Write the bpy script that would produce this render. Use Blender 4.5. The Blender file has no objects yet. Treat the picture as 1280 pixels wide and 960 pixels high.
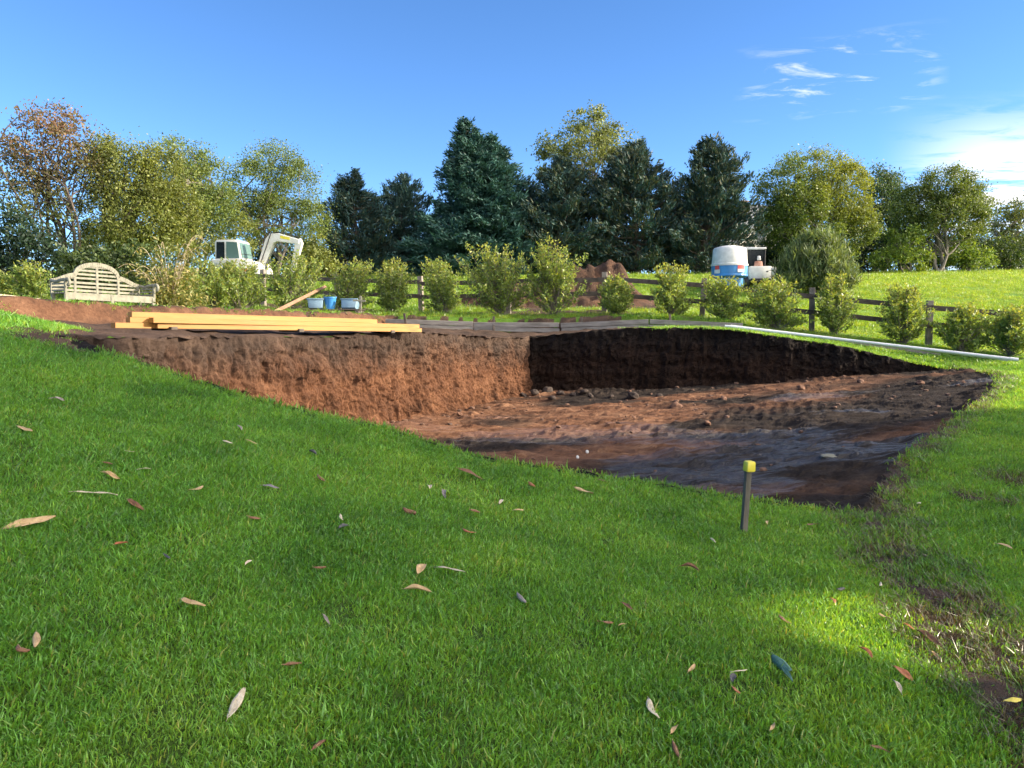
import bpy, bmesh, math, random
import numpy as np
from mathutils import Vector, Matrix

random.seed(7)
RNG = np.random.default_rng(7)
R = math.radians
SC = bpy.context.scene
COL = SC.collection

# ------------------------------------------------------------------ camera
F_PX, W_PX, H_PX = 950.0, 1280.0, 960.0          # focal length and size of the photograph in pixels
PITCH = math.atan(80 / F_PX)
EYE = 1.6
cam_d = bpy.data.cameras.new('camera')
cam = bpy.data.objects.new('camera', cam_d); COL.objects.link(cam)
cam_d.sensor_width = 36; cam_d.lens = 36 * F_PX / W_PX
cam_d.clip_end = 2000; cam_d.clip_start = .05
cam.location = (0, 0, EYE); cam.rotation_euler = (R(90) - PITCH, 0, 0)
SC.camera = cam

# ------------------------------------------------------------------ light
SUN_AZ, SUN_EL = R(-5), R(21)      # azimuth measured from +X towards +Y
sd_ = Vector((math.cos(SUN_EL) * math.cos(SUN_AZ), math.cos(SUN_EL) * math.sin(SUN_AZ), math.sin(SUN_EL)))
sun_d = bpy.data.lights.new('sun', 'SUN'); sun_d.energy = 3.4; sun_d.angle = R(.53); sun_d.color = (1, .86, .66)
sun = bpy.data.objects.new('sun', sun_d); COL.objects.link(sun)
sun.rotation_euler = sd_.to_track_quat('Z', 'Y').to_euler(); sun.location = sd_ * 60
world = bpy.data.worlds.new('World'); SC.world = world; world.use_nodes = True
wn = world.node_tree; wn.nodes.clear()
def WN(t, **k):
    n = wn.nodes.new(t)
    for a, v in k.items(): setattr(n, a, v)
    return n
def wl(a, b): wn.links.new(a, b)
def wmath(op, a, b=None, c=None):
    n = WN('ShaderNodeMath', operation=op)
    for i, v in enumerate((a, b, c)):
        if v is None: continue
        if isinstance(v, (int, float)): n.inputs[i].default_value = v
        else: wl(v, n.inputs[i])
    return n.outputs[0]
sky = WN('ShaderNodeTexSky', sky_type='NISHITA', sun_disc=False, sun_elevation=SUN_EL,
         sun_rotation=R(90) - SUN_AZ, altitude=3000, air_density=1.0, dust_density=0.0, ozone_density=3.5)
hs = WN('ShaderNodeHueSaturation'); hs.inputs['Saturation'].default_value = 1.12; hs.inputs['Value'].default_value = .55; hs.inputs['Hue'].default_value = .503
wl(sky.outputs[0], hs.inputs['Color'])
tc = WN('ShaderNodeTexCoord'); sep = WN('ShaderNodeSeparateXYZ'); wl(tc.outputs['Generated'], sep.inputs[0])
# thin high cloud: a plane 1 unit up, so wisps flatten towards the horizon
zz = wmath('MAXIMUM', sep.outputs['Z'], .02)
cxy = WN('ShaderNodeCombineXYZ')
wl(wmath('DIVIDE', sep.outputs['X'], zz), cxy.inputs[0]); wl(wmath('DIVIDE', sep.outputs['Y'], zz), cxy.inputs[1])
mp = WN('ShaderNodeMapping'); mp.inputs['Rotation'].default_value = (0, 0, R(-20)); mp.inputs['Scale'].default_value = (.55, 1.0, 1)
mp.inputs['Location'].default_value = (2.3, .65, 0)
wl(cxy.outputs[0], mp.inputs[0])
n1 = WN('ShaderNodeTexNoise'); n1.inputs['Scale'].default_value = .55; n1.inputs['Detail'].default_value = 6
n1.inputs['Roughness'].default_value = .55; n1.inputs['Distortion'].default_value = .5; wl(mp.outputs[0], n1.inputs['Vector'])
n2 = WN('ShaderNodeTexNoise'); n2.inputs['Scale'].default_value = 5.6; n2.inputs['Detail'].default_value = 7
n2.inputs['Roughness'].default_value = .62; n2.inputs['Distortion'].default_value = .6; wl(mp.outputs[0], n2.inputs['Vector'])
az = wmath('DIVIDE', sep.outputs['X'], wmath('MAXIMUM', sep.outputs['Y'], .05))      # bank of cloud lies to the right
mr = WN('ShaderNodeMapRange', interpolation_type='SMOOTHSTEP'); mr.inputs['From Min'].default_value = .46; mr.inputs['From Max'].default_value = .62
wl(az, mr.inputs[0])
mz = WN('ShaderNodeMapRange', interpolation_type='SMOOTHSTEP'); mz.inputs['From Min'].default_value = .25; mz.inputs['From Max'].default_value = .13
mz.inputs['To Min'].default_value = 0; mz.inputs['To Max'].default_value = 1; wl(sep.outputs['Z'], mz.inputs[0])
bank = wmath('MULTIPLY', mr.outputs[0], mz.outputs[0])
c1 = WN('ShaderNodeMapRange', interpolation_type='SMOOTHSTEP'); c1.inputs['From Min'].default_value = .42; c1.inputs['From Max'].default_value = .56
wl(wmath('ADD', wmath('MULTIPLY', n1.outputs['Fac'], .62), wmath('MULTIPLY', n2.outputs['Fac'], .40)), c1.inputs[0])
big = wmath('MULTIPLY', c1.outputs[0], bank)
mr2 = WN('ShaderNodeMapRange', interpolation_type='SMOOTHSTEP'); mr2.inputs['From Min'].default_value = .22; mr2.inputs['From Max'].default_value = .42
wl(az, mr2.inputs[0])
c2 = WN('ShaderNodeMapRange', interpolation_type='SMOOTHSTEP'); c2.inputs['From Min'].default_value = .52; c2.inputs['From Max'].default_value = .72
c2.inputs['To Max'].default_value = .6
wl(n2.outputs['Fac'], c2.inputs[0])
def near_(v, c, r):      # soft window round a value
    return wmath('MAXIMUM', wmath('SUBTRACT', 1.0, wmath('POWER', wmath('DIVIDE', wmath('ABSOLUTE', wmath('SUBTRACT', v, c)), r), 2.0)), 0.0)
small = wmath('MULTIPLY', c2.outputs[0], wmath('MULTIPLY', near_(az, .42, .14), near_(sep.outputs['Z'], .275, .045)))
# bright unseen cloud added right of and behind the view to light the shade
xp = wmath('SUBTRACT', sep.outputs['X'], wmath('MULTIPLY', sep.outputs['Y'], .55))
mf = WN('ShaderNodeMapRange', interpolation_type='SMOOTHSTEP'); mf.inputs['From Min'].default_value = .20; mf.inputs['From Max'].default_value = .60; wl(xp, mf.inputs[0])
c3 = WN('ShaderNodeMapRange', interpolation_type='SMOOTHSTEP'); c3.inputs['From Min'].default_value = .38; c3.inputs['From Max'].default_value = .62; wl(n1.outputs['Fac'], c3.inputs[0])
front = wmath('MULTIPLY', mf.outputs[0], wmath('ADD', wmath('MULTIPLY', c3.outputs[0], .6), .35))
cl = wmath('MINIMUM', wmath('ADD', wmath('MULTIPLY', big, .95), small), 1.0)
mix0 = WN('ShaderNodeMixRGB'); mix0.inputs['Color2'].default_value = (3.0, 2.95, 2.9, 1)
wl(cl, mix0.inputs['Fac']); wl(hs.outputs[0], mix0.inputs['Color1'])
mixc = WN('ShaderNodeMixRGB'); mixc.inputs['Color2'].default_value = (10.0, 9.4, 8.6, 1)
wl(wmath('MINIMUM', front, 1.0), mixc.inputs['Fac']); wl(mix0.outputs[0], mixc.inputs['Color1'])
bg = WN('ShaderNodeBackground'); bg.inputs['Strength'].default_value = .15; wl(mixc.outputs[0], bg.inputs['Color'])
wo = WN('ShaderNodeOutputWorld'); wl(bg.outputs[0], wo.inputs['Surface'])
SC.view_settings.view_transform = 'Standard'; SC.view_settings.look = 'None'
SC.view_settings.gamma = 1; SC.view_settings.use_curve_mapping = False
SC.view_settings.exposure = 1.9
SC.render.engine = 'CYCLES'
SC.cycles.max_bounces = 5; SC.cycles.diffuse_bounces = 3; SC.cycles.glossy_bounces = 2; SC.cycles.transmission_bounces = 4; SC.cycles.adaptive_threshold = .02
SC.cycles.use_denoising = True

# ------------------------------------------------------------------ helpers
def at(px, py, Y):
    """the point at depth Y on the ray through a pixel of the photograph"""
    dx, dv = (px - W_PX / 2) / F_PX, -(py - H_PX / 2) / F_PX
    d = Vector((dx, math.cos(PITCH) + dv * math.sin(PITCH), -math.sin(PITCH) + dv * math.cos(PITCH)))
    d *= Y / d.y
    return Vector((d.x, d.y, d.z + EYE))

def _h(ix, iy, iz, seed):
    n = (ix.astype(np.int64) * 374761393 + iy.astype(np.int64) * 668265263 + iz.astype(np.int64) * 1442695041 + seed * 974634541) & 0xffffffff
    n = ((n ^ (n >> 13)) * 1274126177) & 0xffffffff
    n = (n ^ (n >> 16)) & 0xffff
    return n / 32767.5 - 1.0
def vnoise(P, seed=0):
    P = np.asarray(P, float); f = np.floor(P); t = P - f; t = t * t * (3 - 2 * t)
    i = f.astype(np.int64); o = 0
    for a in (0, 1):
        for b in (0, 1):
            for c in (0, 1):
                w = (t[:, 0] if a else 1 - t[:, 0]) * (t[:, 1] if b else 1 - t[:, 1]) * (t[:, 2] if c else 1 - t[:, 2])
                o = o + w * _h(i[:, 0] + a, i[:, 1] + b, i[:, 2] + c, seed)
    return o
def fbm(P, octv=4, seed=0, gain=.5):
    P = np.asarray(P, float); o = 0; a = 1; s = 1.0
    for k in range(octv):
        o = o + a * vnoise(P * s + k * 17.3, seed + k); a *= gain; s *= 2.03
    return o
def xyz(X, Y, Z=0.0):
    X = np.asarray(X, float); Y = np.asarray(Y, float)
    return np.stack([X, Y, np.broadcast_to(np.asarray(Z, float), X.shape)], -1)
def sstep(a, b, x):
    t = np.clip((x - a) / (b - a), 0, 1); return t * t * (3 - 2 * t)

def tag(o, label=None, cat=None, group=None, kind=None):
    if label: o['label'] = label
    if cat: o['category'] = cat
    if group: o['group'] = group
    if kind: o['kind'] = kind
    return o
def empty(name, loc=(0, 0, 0), rz=0.0):
    o = bpy.data.objects.new(name, None); COL.objects.link(o); o.empty_display_size = .2
    o.location = loc; o.rotation_euler = (0, 0, rz); return o
def link(name, me, mat=None, parent=None):
    o = bpy.data.objects.new(name, me); COL.objects.link(o)
    if mat is not None and not me.materials: me.materials.append(mat)
    if parent is not None: o.parent = parent
    return o
def np_mesh(name, V, Fq, smooth=False, cols=None, attrs=None):
    """mesh from an (n,3) array and an (m,k) array of faces"""
    V = np.asarray(V, np.float32); Fq = np.asarray(Fq, np.int32); k = Fq.shape[1]
    me = bpy.data.meshes.new(name)
    me.vertices.add(len(V)); me.vertices.foreach_set('co', V.ravel())
    me.loops.add(Fq.size); me.loops.foreach_set('vertex_index', Fq.ravel())
    me.polygons.add(len(Fq)); me.polygons.foreach_set('loop_start', np.arange(0, Fq.size, k, dtype=np.int32))
    me.polygons.foreach_set('use_smooth', np.full(len(Fq), smooth))
    if cols is not None:
        a = me.attributes.new('col', 'FLOAT_COLOR', 'POINT')
        a.data.foreach_set('color', np.concatenate([cols, np.ones((len(cols), 1))], 1).astype(np.float32).ravel())
    for nm, arr in (attrs or {}).items():
        a = me.attributes.new(nm, 'FLOAT', 'POINT'); a.data.foreach_set('value', np.asarray(arr, np.float32))
    me.update(calc_edges=True); me.validate()
    return me
def grid_faces(nu, nv):
    i = np.arange(nu * nv).reshape(nu, nv)
    return np.stack([i[:-1, :-1], i[1:, :-1], i[1:, 1:], i[:-1, 1:]], -1).reshape(-1, 4)

class MB:
    """collects boxes, bars, tubes and lathes into one mesh"""
    def __init__(s): s.bm = bmesh.new()
    def _xf(s, vs, M):
        bmesh.ops.transform(s.bm, matrix=M, verts=vs)
    def box(s, c, size, rot=(0, 0, 0), bev=0.0, taper=None):
        r = bmesh.ops.create_cube(s.bm, size=1); vs = r['verts']
        for v in vs:
            v.co = Vector((v.co.x * size[0], v.co.y * size[1], v.co.z * size[2]))
            if taper and v.co.z > 0: v.co.x *= taper[0]; v.co.y *= taper[1]
        if bev:
            es = list({e for v in vs for e in v.link_edges})
            rr = bmesh.ops.bevel(s.bm, geom=es, offset=bev, segments=2, affect='EDGES', profile=.5)
            vs = list({v for f in rr['faces'] for v in f.verts} | {v for v in vs if v.is_valid})
            vs = s._island(vs)
        M = Matrix.Translation(c) @ (Matrix.Rotation(rot[2], 4, 'Z') @ Matrix.Rotation(rot[1], 4, 'Y') @ Matrix.Rotation(rot[0], 4, 'X'))
        s._xf(vs, M); return s
    def _island(s, vs):
        seen = set(vs); st = list(vs)
        while st:
            v = st.pop()
            for e in v.link_edges:
                o = e.other_vert(v)
                if o not in seen: seen.add(o); st.append(o)
        return list(seen)
    def prism(s, pts, y0, y1, bev=0.0):
        """outline in x,z pushed from y0 to y1"""
        a = [s.bm.verts.new((x, y0, z)) for x, z in pts]; b = [s.bm.verts.new((x, y1, z)) for x, z in pts]
        n = len(pts)
        fs = [s.bm.faces.new(a), s.bm.faces.new(b[::-1])]
        for i in range(n): fs.append(s.bm.faces.new((a[i], b[i], b[(i + 1) % n], a[(i + 1) % n])))
        bmesh.ops.recalc_face_normals(s.bm, faces=fs)
        if bev:
            es = [e for e in {e for f in fs for e in f.edges}]
            bmesh.ops.bevel(s.bm, geom=es, offset=bev, segments=2, affect='EDGES', profile=.5)
        return s
    def tube(s, pts, rad, n=8, cap=True):
        pts = [Vector(p) for p in pts]; rad = rad if hasattr(rad, '__len__') else [rad] * len(pts)
        rings = []; ref = Vector((0, 0, 1))
        for i, p in enumerate(pts):
            t = (pts[min(i + 1, len(pts) - 1)] - pts[max(i - 1, 0)]).normalized()
            if abs(t.dot(ref)) > .95: ref = Vector((1, 0, 0))
            u = t.cross(ref).normalized(); w = t.cross(u).normalized(); ref = -w if False else u.cross(t)
            rings.append([s.bm.verts.new(p + (u * math.cos(2 * math.pi * k / n) + w * math.sin(2 * math.pi * k / n)) * rad[i]) for k in range(n)])
        for a, b in zip(rings, rings[1:]):
            for k in range(n): s.bm.faces.new((a[k], a[(k + 1) % n], b[(k + 1) % n], b[k]))
        if cap: s.bm.faces.new(rings[0][::-1]); s.bm.faces.new(rings[-1])
        return s
    def lathe(s, prof, n=24, c=(0, 0, 0)):
        rings = [[s.bm.verts.new((c[0] + r * math.cos(2 * math.pi * k / n), c[1] + r * math.sin(2 * math.pi * k / n), c[2] + z)) for k in range(n)] for r, z in prof]
        for a, b in zip(rings, rings[1:]):
            for k in range(n): s.bm.faces.new((a[k], a[(k + 1) % n], b[(k + 1) % n], b[k]))
        s.bm.faces.new(rings[0][::-1]); s.bm.faces.new(rings[-1]); return s
    def build(s, name, mat, parent=None, smooth=False, M=None):
        bmesh.ops.recalc_face_normals(s.bm, faces=s.bm.faces)
        if M is not None: s.bm.transform(M)
        me = bpy.data.meshes.new(name); s.bm.to_mesh(me); s.bm.free()
        if smooth:
            for p in me.polygons: p.use_smooth = True
            try: me.set_sharp_from_angle(angle=R(40))
            except Exception: pass
        return link(name, me, mat, parent)

# ------------------------------------------------------------------ materials
def new_mat(name):
    m = bpy.data.materials.new(name); m.use_nodes = True; nt = m.node_tree
    b = nt.nodes['Principled BSDF']; return m, nt, b
def N(nt, t, ins=None, **k):
    n = nt.nodes.new(t)
    for a, v in k.items(): setattr(n, a, v)
    for a, v in (ins or {}).items():
        if hasattr(v, 'links'): nt.links.new(v, n.inputs[a])
        else: n.inputs[a].default_value = v
    return n
def ramp(nt, fac, stops):
    n = nt.nodes.new('ShaderNodeValToRGB'); e = n.color_ramp.elements
    while len(e) < len(stops): e.new(.5)
    for q, (p, c) in zip(e, stops): q.position = p; q.color = (*c, 1)
    nt.links.new(fac, n.inputs[0]); return n.outputs[0]
def noise_tex(nt, scale, detail=4, rough=.5, vec=None, dist=0):
    n = N(nt, 'ShaderNodeTexNoise', {'Scale': scale, 'Detail': detail, 'Roughness': rough, 'Distortion': dist})
    if vec is not None: nt.links.new(vec, n.inputs['Vector'])
    return n.outputs['Fac']
def coords(nt, kind='Object', scale=(1, 1, 1)):
    t = N(nt, 'ShaderNodeTexCoord'); m = N(nt, 'ShaderNodeMapping', {'Vector': t.outputs[kind], 'Scale': scale}); return m.outputs[0]
def bump(nt, b, h, strength, dist=.02):
    n = N(nt, 'ShaderNodeBump', {'Height': h, 'Strength': strength, 'Distance': dist}); nt.links.new(n.outputs[0], b.inputs['Normal'])
def surf(name, c1, c2, scale=6, rough=.6, stretch=(1, 1, 1), bmp=.15, metallic=0, c3=None, spec=.5):
    """two or three tones broken up by noise, with fine relief and uneven gloss"""
    m, nt, b = new_mat(name); v = coords(nt, 'Object', stretch)
    f = noise_tex(nt, scale, 6, .6, v)
    st = [(.35, c1), (.65, c2)] + ([(.78, c3)] if c3 else [])
    nt.links.new(ramp(nt, f, st), b.inputs['Base Color'])
    rr = N(nt, 'ShaderNodeMapRange', {0: noise_tex(nt, scale * 2.3, 4, .6, v), 3: max(rough - .15, .05), 4: min(rough + .15, 1)})
    nt.links.new(rr.outputs[0], b.inputs['Roughness']); b.inputs['Metallic'].default_value = metallic
    b.inputs['Specular IOR Level'].default_value = spec
    if bmp: bump(nt, b, noise_tex(nt, scale * 5, 5, .6, v), bmp, .01)
    return m
def leaf_mat(name, transl=.35, rough=.5, tint=(1, 1, 1), spec=.4):
    m, nt, b = new_mat(name)
    a = N(nt, 'ShaderNodeAttribute', attribute_name='col')
    c = N(nt, 'ShaderNodeMixRGB', {'Fac': 1.0, 'Color1': a.outputs['Color'], 'Color2': (*tint, 1)}, blend_type='MULTIPLY').outputs[0]
    nt.links.new(c, b.inputs['Base Color']); b.inputs['Roughness'].default_value = rough; b.inputs['Specular IOR Level'].default_value = spec
    c2 = N(nt, 'ShaderNodeMixRGB', {'Fac': 1.0, 'Color1': c, 'Color2': (1.5, 1.35, .5, 1)}, blend_type='MULTIPLY').outputs[0]
    t = N(nt, 'ShaderNodeBsdfTranslucent', {'Color': c2})
    mx = N(nt, 'ShaderNodeMixShader', {'Fac': transl, 1: b.outputs[0], 2: t.outputs[0]})
    nt.links.new(mx.outputs[0], nt.nodes['Material Output'].inputs['Surface']); return m
# ------------------------------------------------------------------ the lie of the land
STEP_PATH = [(-14, 8.6), (-9, 9.6), (-7.7, 10.9), (-6.6, 13), (-5.3, 17), (-3.4, 20.9), (0, 21.0), (5.3, 20.2), (12, 18.7), (18, 17.5)]
def seg_sd(X, Y, path):
    """signed distance to a polyline, positive on its left"""
    best = np.full(np.shape(X), 1e9); sg = np.ones(np.shape(X))
    for (ax, ay), (bx, by) in zip(path, path[1:]):
        ux, uy = bx - ax, by - ay; L = ux * ux + uy * uy
        t = np.clip(((X - ax) * ux + (Y - ay) * uy) / L, 0, 1)
        qx, qy = X - ax - t * ux, Y - ay - t * uy
        d = np.hypot(qx, qy); s = np.where(ux * qy - uy * qx >= 0, 1.0, -1.0)
        m = d < best; best = np.where(m, d, best); sg = np.where(m, s, sg)
    return best * sg
def step_h(X, Y):
    s = seg_sd(X, Y, STEP_PATH)
    wig = .10 * vnoise(xyz(X * 1.7, Y * 1.7), 5) * (X < -3.2)
    wd = np.where(X < -3.2, .16, .05)
    fade = sstep(-13, -8.5, X) * (1 - .75 * sstep(5.2, 7.0, X)) * (1 - .25 * sstep(9, 15, X))
    return .34 * sstep(-1, 1, (s + wig) / wd) * fade
_ctrl = [(0, 0, 0), (-3, 0, .42), (-8, 0, 1.35), (4, 0, -.05), (12, 0, -.12), (30, 0, -.3), (-20, 0, 2.6), (0, -8, -.3), (-12, -8, 1.5), (12, -8, -.3),
    (-4.62, 8.14, 1.36), (-3.2, 7.81, .96), (-2.32, 7.61, .735), (-1.24, 7.36, .545), (-.3, 7.15, .30), (.727, 6.91, .18), (1.49, 6.74, .09), (2.47, 6.52, -.03), (3.03, 6.39, -.05),
    (-5.9, 8.8, 1.66), (-7.6, 8.6, 1.80), (4.3, 8.2, .13), (6.3, 10.7, .24), (8.2, 12.9, .40), (9.65, 14.9, .48), (10, 17.3, .507), (5.1, 7.0, .0), (9, 8, .12), (14, 12, .38), (14, 16, .6),
    (-2.3, 13.7, 1.34), (.4, 19.5, 1.16), (2.7, 18.98, 1.36), (-.9, 16.7, 1.25), (-1.4, 20.3, 1.32), (5.05, 18.44, 1.37), (6.83, 18.03, 1.126), (8.54, 17.64, .80), (-4.3, 10, 1.42),
    (-5.6, 9.7, 1.47), (-1.77, 13.9, 1.34), (-4.2, 16, 1.48), (-3.2, 19.0, 1.40),
    (-9.6, 18, 1.70), (-8, 25.5, 2.02), (-2.9, 24.2, 1.80), (2.75, 22.8, 1.84), (5.4, 21.5, 1.58), (8.2, 20.9, 1.27), (10.97, 20, .93), (14, 19, .66), (-14, 20, 1.95), (-12, 13, 1.74),
    (31.8, 57, 5.1), (11.7, 36, 3.05), (7.6, 45, 4.1), (-13.2, 38, 3.0), (-2.6, 50, 4.4), (-17.4, 30, 3.2), (23.6, 35, 3.05), (19, 26, 1.75), (-40, 50, 5), (60, 60, 5.5),
    (0, 75, 5.5), (40, 80, 6), (-50, 80, 5.5), (0, 130, 3), (120, 130, 3), (-120, 130, 3), (300, 300, -6), (-300, 300, -6), (0, 420, -10), (-60, 0, 4), (60, 0, .3), (60, 30, 2.5), (0, -60, -1), (100, -60, -1), (-100, -60, 3)]
_C = np.array(_ctrl, float)
_C[:, 2] -= step_h(_C[:, 0], _C[:, 1])
def rbf_fit(C):
    d = np.hypot(C[:, None, 0] - C[None, :, 0], C[:, None, 1] - C[None, :, 1]); n = len(C)
    K = np.where(d > 0, d * d * np.log(np.maximum(d, 1e-9)) * .15 + d * 0, 0)
    K = -np.sqrt(d * d + .6 ** 2)
    P = np.concatenate([np.ones((n, 1)), C[:, :2]], 1)
    A = np.block([[K, P], [P.T, np.zeros((3, 3))]])
    return np.linalg.solve(A, np.concatenate([C[:, 2], np.zeros(3)]))
_W = rbf_fit(_C)
def rbf_eval(C, W, X, Y):
    o = W[-3] + W[-2] * X + W[-1] * Y
    for k in range(len(C)): o = o - W[k] * np.sqrt((X - C[k, 0]) ** 2 + (Y - C[k, 1]) ** 2 + .36)
    return o
def H(X, Y):
    X = np.asarray(X, float); Y = np.asarray(Y, float); sh = X.shape
    X, Y = X.ravel(), Y.ravel()
    z = rbf_eval(_C, _W, X, Y) + step_h(X, Y)
    z = z + .018 * fbm(xyz(X * .9, Y * .9), 3, 3) + .10 * fbm(xyz(X * .12, Y * .12), 2, 9) * sstep(24, 40, Y)
    return z.reshape(sh)
def h1(x, y): return float(H(np.array([x]), np.array([y]))[0])

# ------------------------------------------------------------------ outline of the excavation
FRONT = [(-4.78, 8.17), (-3.2, 7.81), (-2.32, 7.61), (-1.24, 7.36), (-.3, 7.15), (.727, 6.91), (1.49, 6.74), (2.47, 6.5), (3.03, 6.39)]
RIGHT = [(3.03, 6.39), (3.55, 7.2), (4.3, 8.2), (6.3, 10.7), (8.2, 12.9), (9.65, 14.9), (10.15, 17.2)]
BACK = [(10.15, 17.2), (8.54, 17.62), (6.83, 18.03), (5.05, 18.44), (2.7, 18.98), (.42, 19.5)]
LEFT = [(.42, 19.5), (-.9, 16.7), (-2.3, 13.7), (-3.6, 10.9), (-4.78, 8.17)]
POLY = np.array(FRONT[:-1] + RIGHT[:-1] + BACK[:-1] + LEFT[:-1])
def inside(X, Y, P):
    c = np.zeros(np.shape(X), bool); n = len(P)
    for i in range(n):
        x0, y0 = P[i]; x1, y1 = P[(i + 1) % n]
        m = ((y0 > Y) != (y1 > Y)) & (X < (x1 - x0) * (Y - y0) / (y1 - y0 + 1e-12) + x0)
        c ^= m
    return c
def pdist(X, Y, path):
    return np.abs(seg_sd(X, Y, path))
_FC = np.array([(.42, 19.5, -.25), (-2.3, 13.7, -.25), (-4.75, 8.1, -.28), (-.3, 7.1, -.24), (1.49, 6.7, -.14), (3.05, 6.35, -.06), (4.3, 8.2, .09), (6.3, 10.7, .21),
    (8.2, 12.9, .37), (9.65, 14.9, .46), (10.1, 17.2, .49), (5.05, 18.3, .03), (7.6, 17.7, .26), (3, 11, -.12), (1, 14, -.22)], float)
_FW = rbf_fit(_FC)
def floor_h(X, Y):
    z = rbf_eval(_FC, _FW, X, Y)
    u = X * .94 - Y * .34; v = X * .34 + Y * .94                    # machine tracks ran along the pit
    z = z + .030 * fbm(xyz(X * .8, Y * .8), 3, 21) + .036 * fbm(xyz(u * .9, v * 5.5), 4, 22)
    t = fbm(xyz(u * .35, v * .6), 2, 25)
    z = z + .008 * np.sin(u * 33) * sstep(.1, .5, t) * (vnoise(xyz(u * 3, v * 2.2), 8) > -.2)     # grouser marks
    z = z + .045 * np.maximum(fbm(xyz(u * 3, v * 7), 3, 23), .15)
    return z
TRACK = [(3.15, 6.5), (2.95, 5.8), (2.62, 4.8), (2.45, 4.1), (2.30, 3.3), (2.1, 2.2)]
PLATFORM = np.array([(-4.6, 8.45), (-5.2, 9.35), (-6.5, 10.3), (-7.6, 11.1), (-6.6, 13), (-5.3, 17), (-3.4, 21.0), (2.6, 20.9), (4.2, 19.2), (2.7, 18.9), (.42, 19.4), (-2.3, 13.7)])
FENCE = [(-12.5, 27.05), (16.7, 18.3)]
def soil(X, Y):
    """how bare the ground is"""
    n = fbm(xyz(X * 1.3, Y * 1.3), 3, 31); n2 = fbm(xyz(X * 5, Y * 5), 3, 32)
    jx, jy = X + .22 * n, Y + .22 * n2
    s = inside(jx, jy, PLATFORM).astype(float)
    sd = seg_sd(X, Y, STEP_PATH)
    s = np.maximum(s, ((sd < .34 + .25 * n) & (sd > -.35) & (X < -3.2) & (X > -9.5)).astype(float))
    fd = pdist(X, Y, FENCE)
    s = np.maximum(s, np.where((sd > 0) & (X > -13) & (X < 6.5), sstep(1.5, .8, fd + .5 * n), 0) * .85)
    s = np.maximum(s, np.where((X > 6.5) & (X < 16), sstep(.55, .2, fd + .3 * n2) * .5, 0))
    s = np.maximum(s, sstep(4.4, 3.2, np.hypot((X - 2.6) * .9, (Y - 27.6) * 1.3) + n))
    s = np.maximum(s, sstep(.36, .10, pdist(X, Y, TRACK) + .20 * n2 - .05 * (4.5 - Y)) * .8)
    s = np.maximum(s, (pdist(X, Y, LEFT) < .5 + .1 * n).astype(float)); s = np.maximum(s, (pdist(X, Y, BACK[3:]) < .5 + .2 * n).astype(float) * (X < 3.4))
    s = np.maximum(s, sstep(.30, .05, pdist(X, Y, RIGHT) + .18 * n2))
    s = np.maximum(s, sstep(.35, .2, np.hypot(X - 4.2, (Y - 6.75) * 1.6) + .2 * n2) * .8)
    s = np.maximum(s, sstep(.32, .2, np.hypot(X - 4.9, (Y - 7.4) * 1.6) + .2 * n2) * .8)
    return s

# ------------------------------------------------------------------ ground sheet
def axis(lo, f0, f1, hi, step, grow):
    a = list(np.arange(f0, f1, step)); d = step
    while a[-1] < hi: d *= grow; a.append(a[-1] + d)
    d = step; b = [a[0]]
    while b[-1] > lo: d *= grow; b.append(b[-1] - d)
    return np.array(b[:0:-1] + a)
gx = axis(-420, -9.2, 13.5, 420, .10, 1.13); gy = axis(-120, 1.0, 26.0, 520, .10, 1.10)
GX, GY = np.meshgrid(gx, gy, indexing='ij')
GZ = H(GX, GY)
GS = soil(GX.ravel(), GY.ravel())
nearb = sstep(.1, .6, GS) * (GY.ravel() < 27)
bank_m = np.exp(-(seg_sd(GX.ravel(), GY.ravel(), STEP_PATH) / .25) ** 2) * (GX.ravel() < -3.2)
GZf = GZ.ravel() + nearb * (.03 * fbm(xyz(GX.ravel() * 3.5, GY.ravel() * 3.5), 3, 41) + .03 * np.maximum(fbm(xyz(GX.ravel() * 7, GY.ravel() * 7), 2, 42), 0)) + bank_m * .02 * fbm(xyz(GX.ravel() * 4, GY.ravel() * 4), 3, 44) - .06 * bank_m * (seg_sd(GX.ravel(), GY.ravel(), STEP_PATH) < .05)
fq = grid_faces(len(gx), len(gy))
cx = GX.ravel()[fq].mean(1); cy = GY.ravel()[fq].mean(1)
keep = ~inside(cx, cy, POLY)
me = np_mesh('ground', xyz(GX.ravel(), GY.ravel(), 0) + np.stack([0 * GZf, 0 * GZf, GZf], -1), fq[keep], True, attrs={'soil': GS, 'depth': bank_m * .6})

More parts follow.
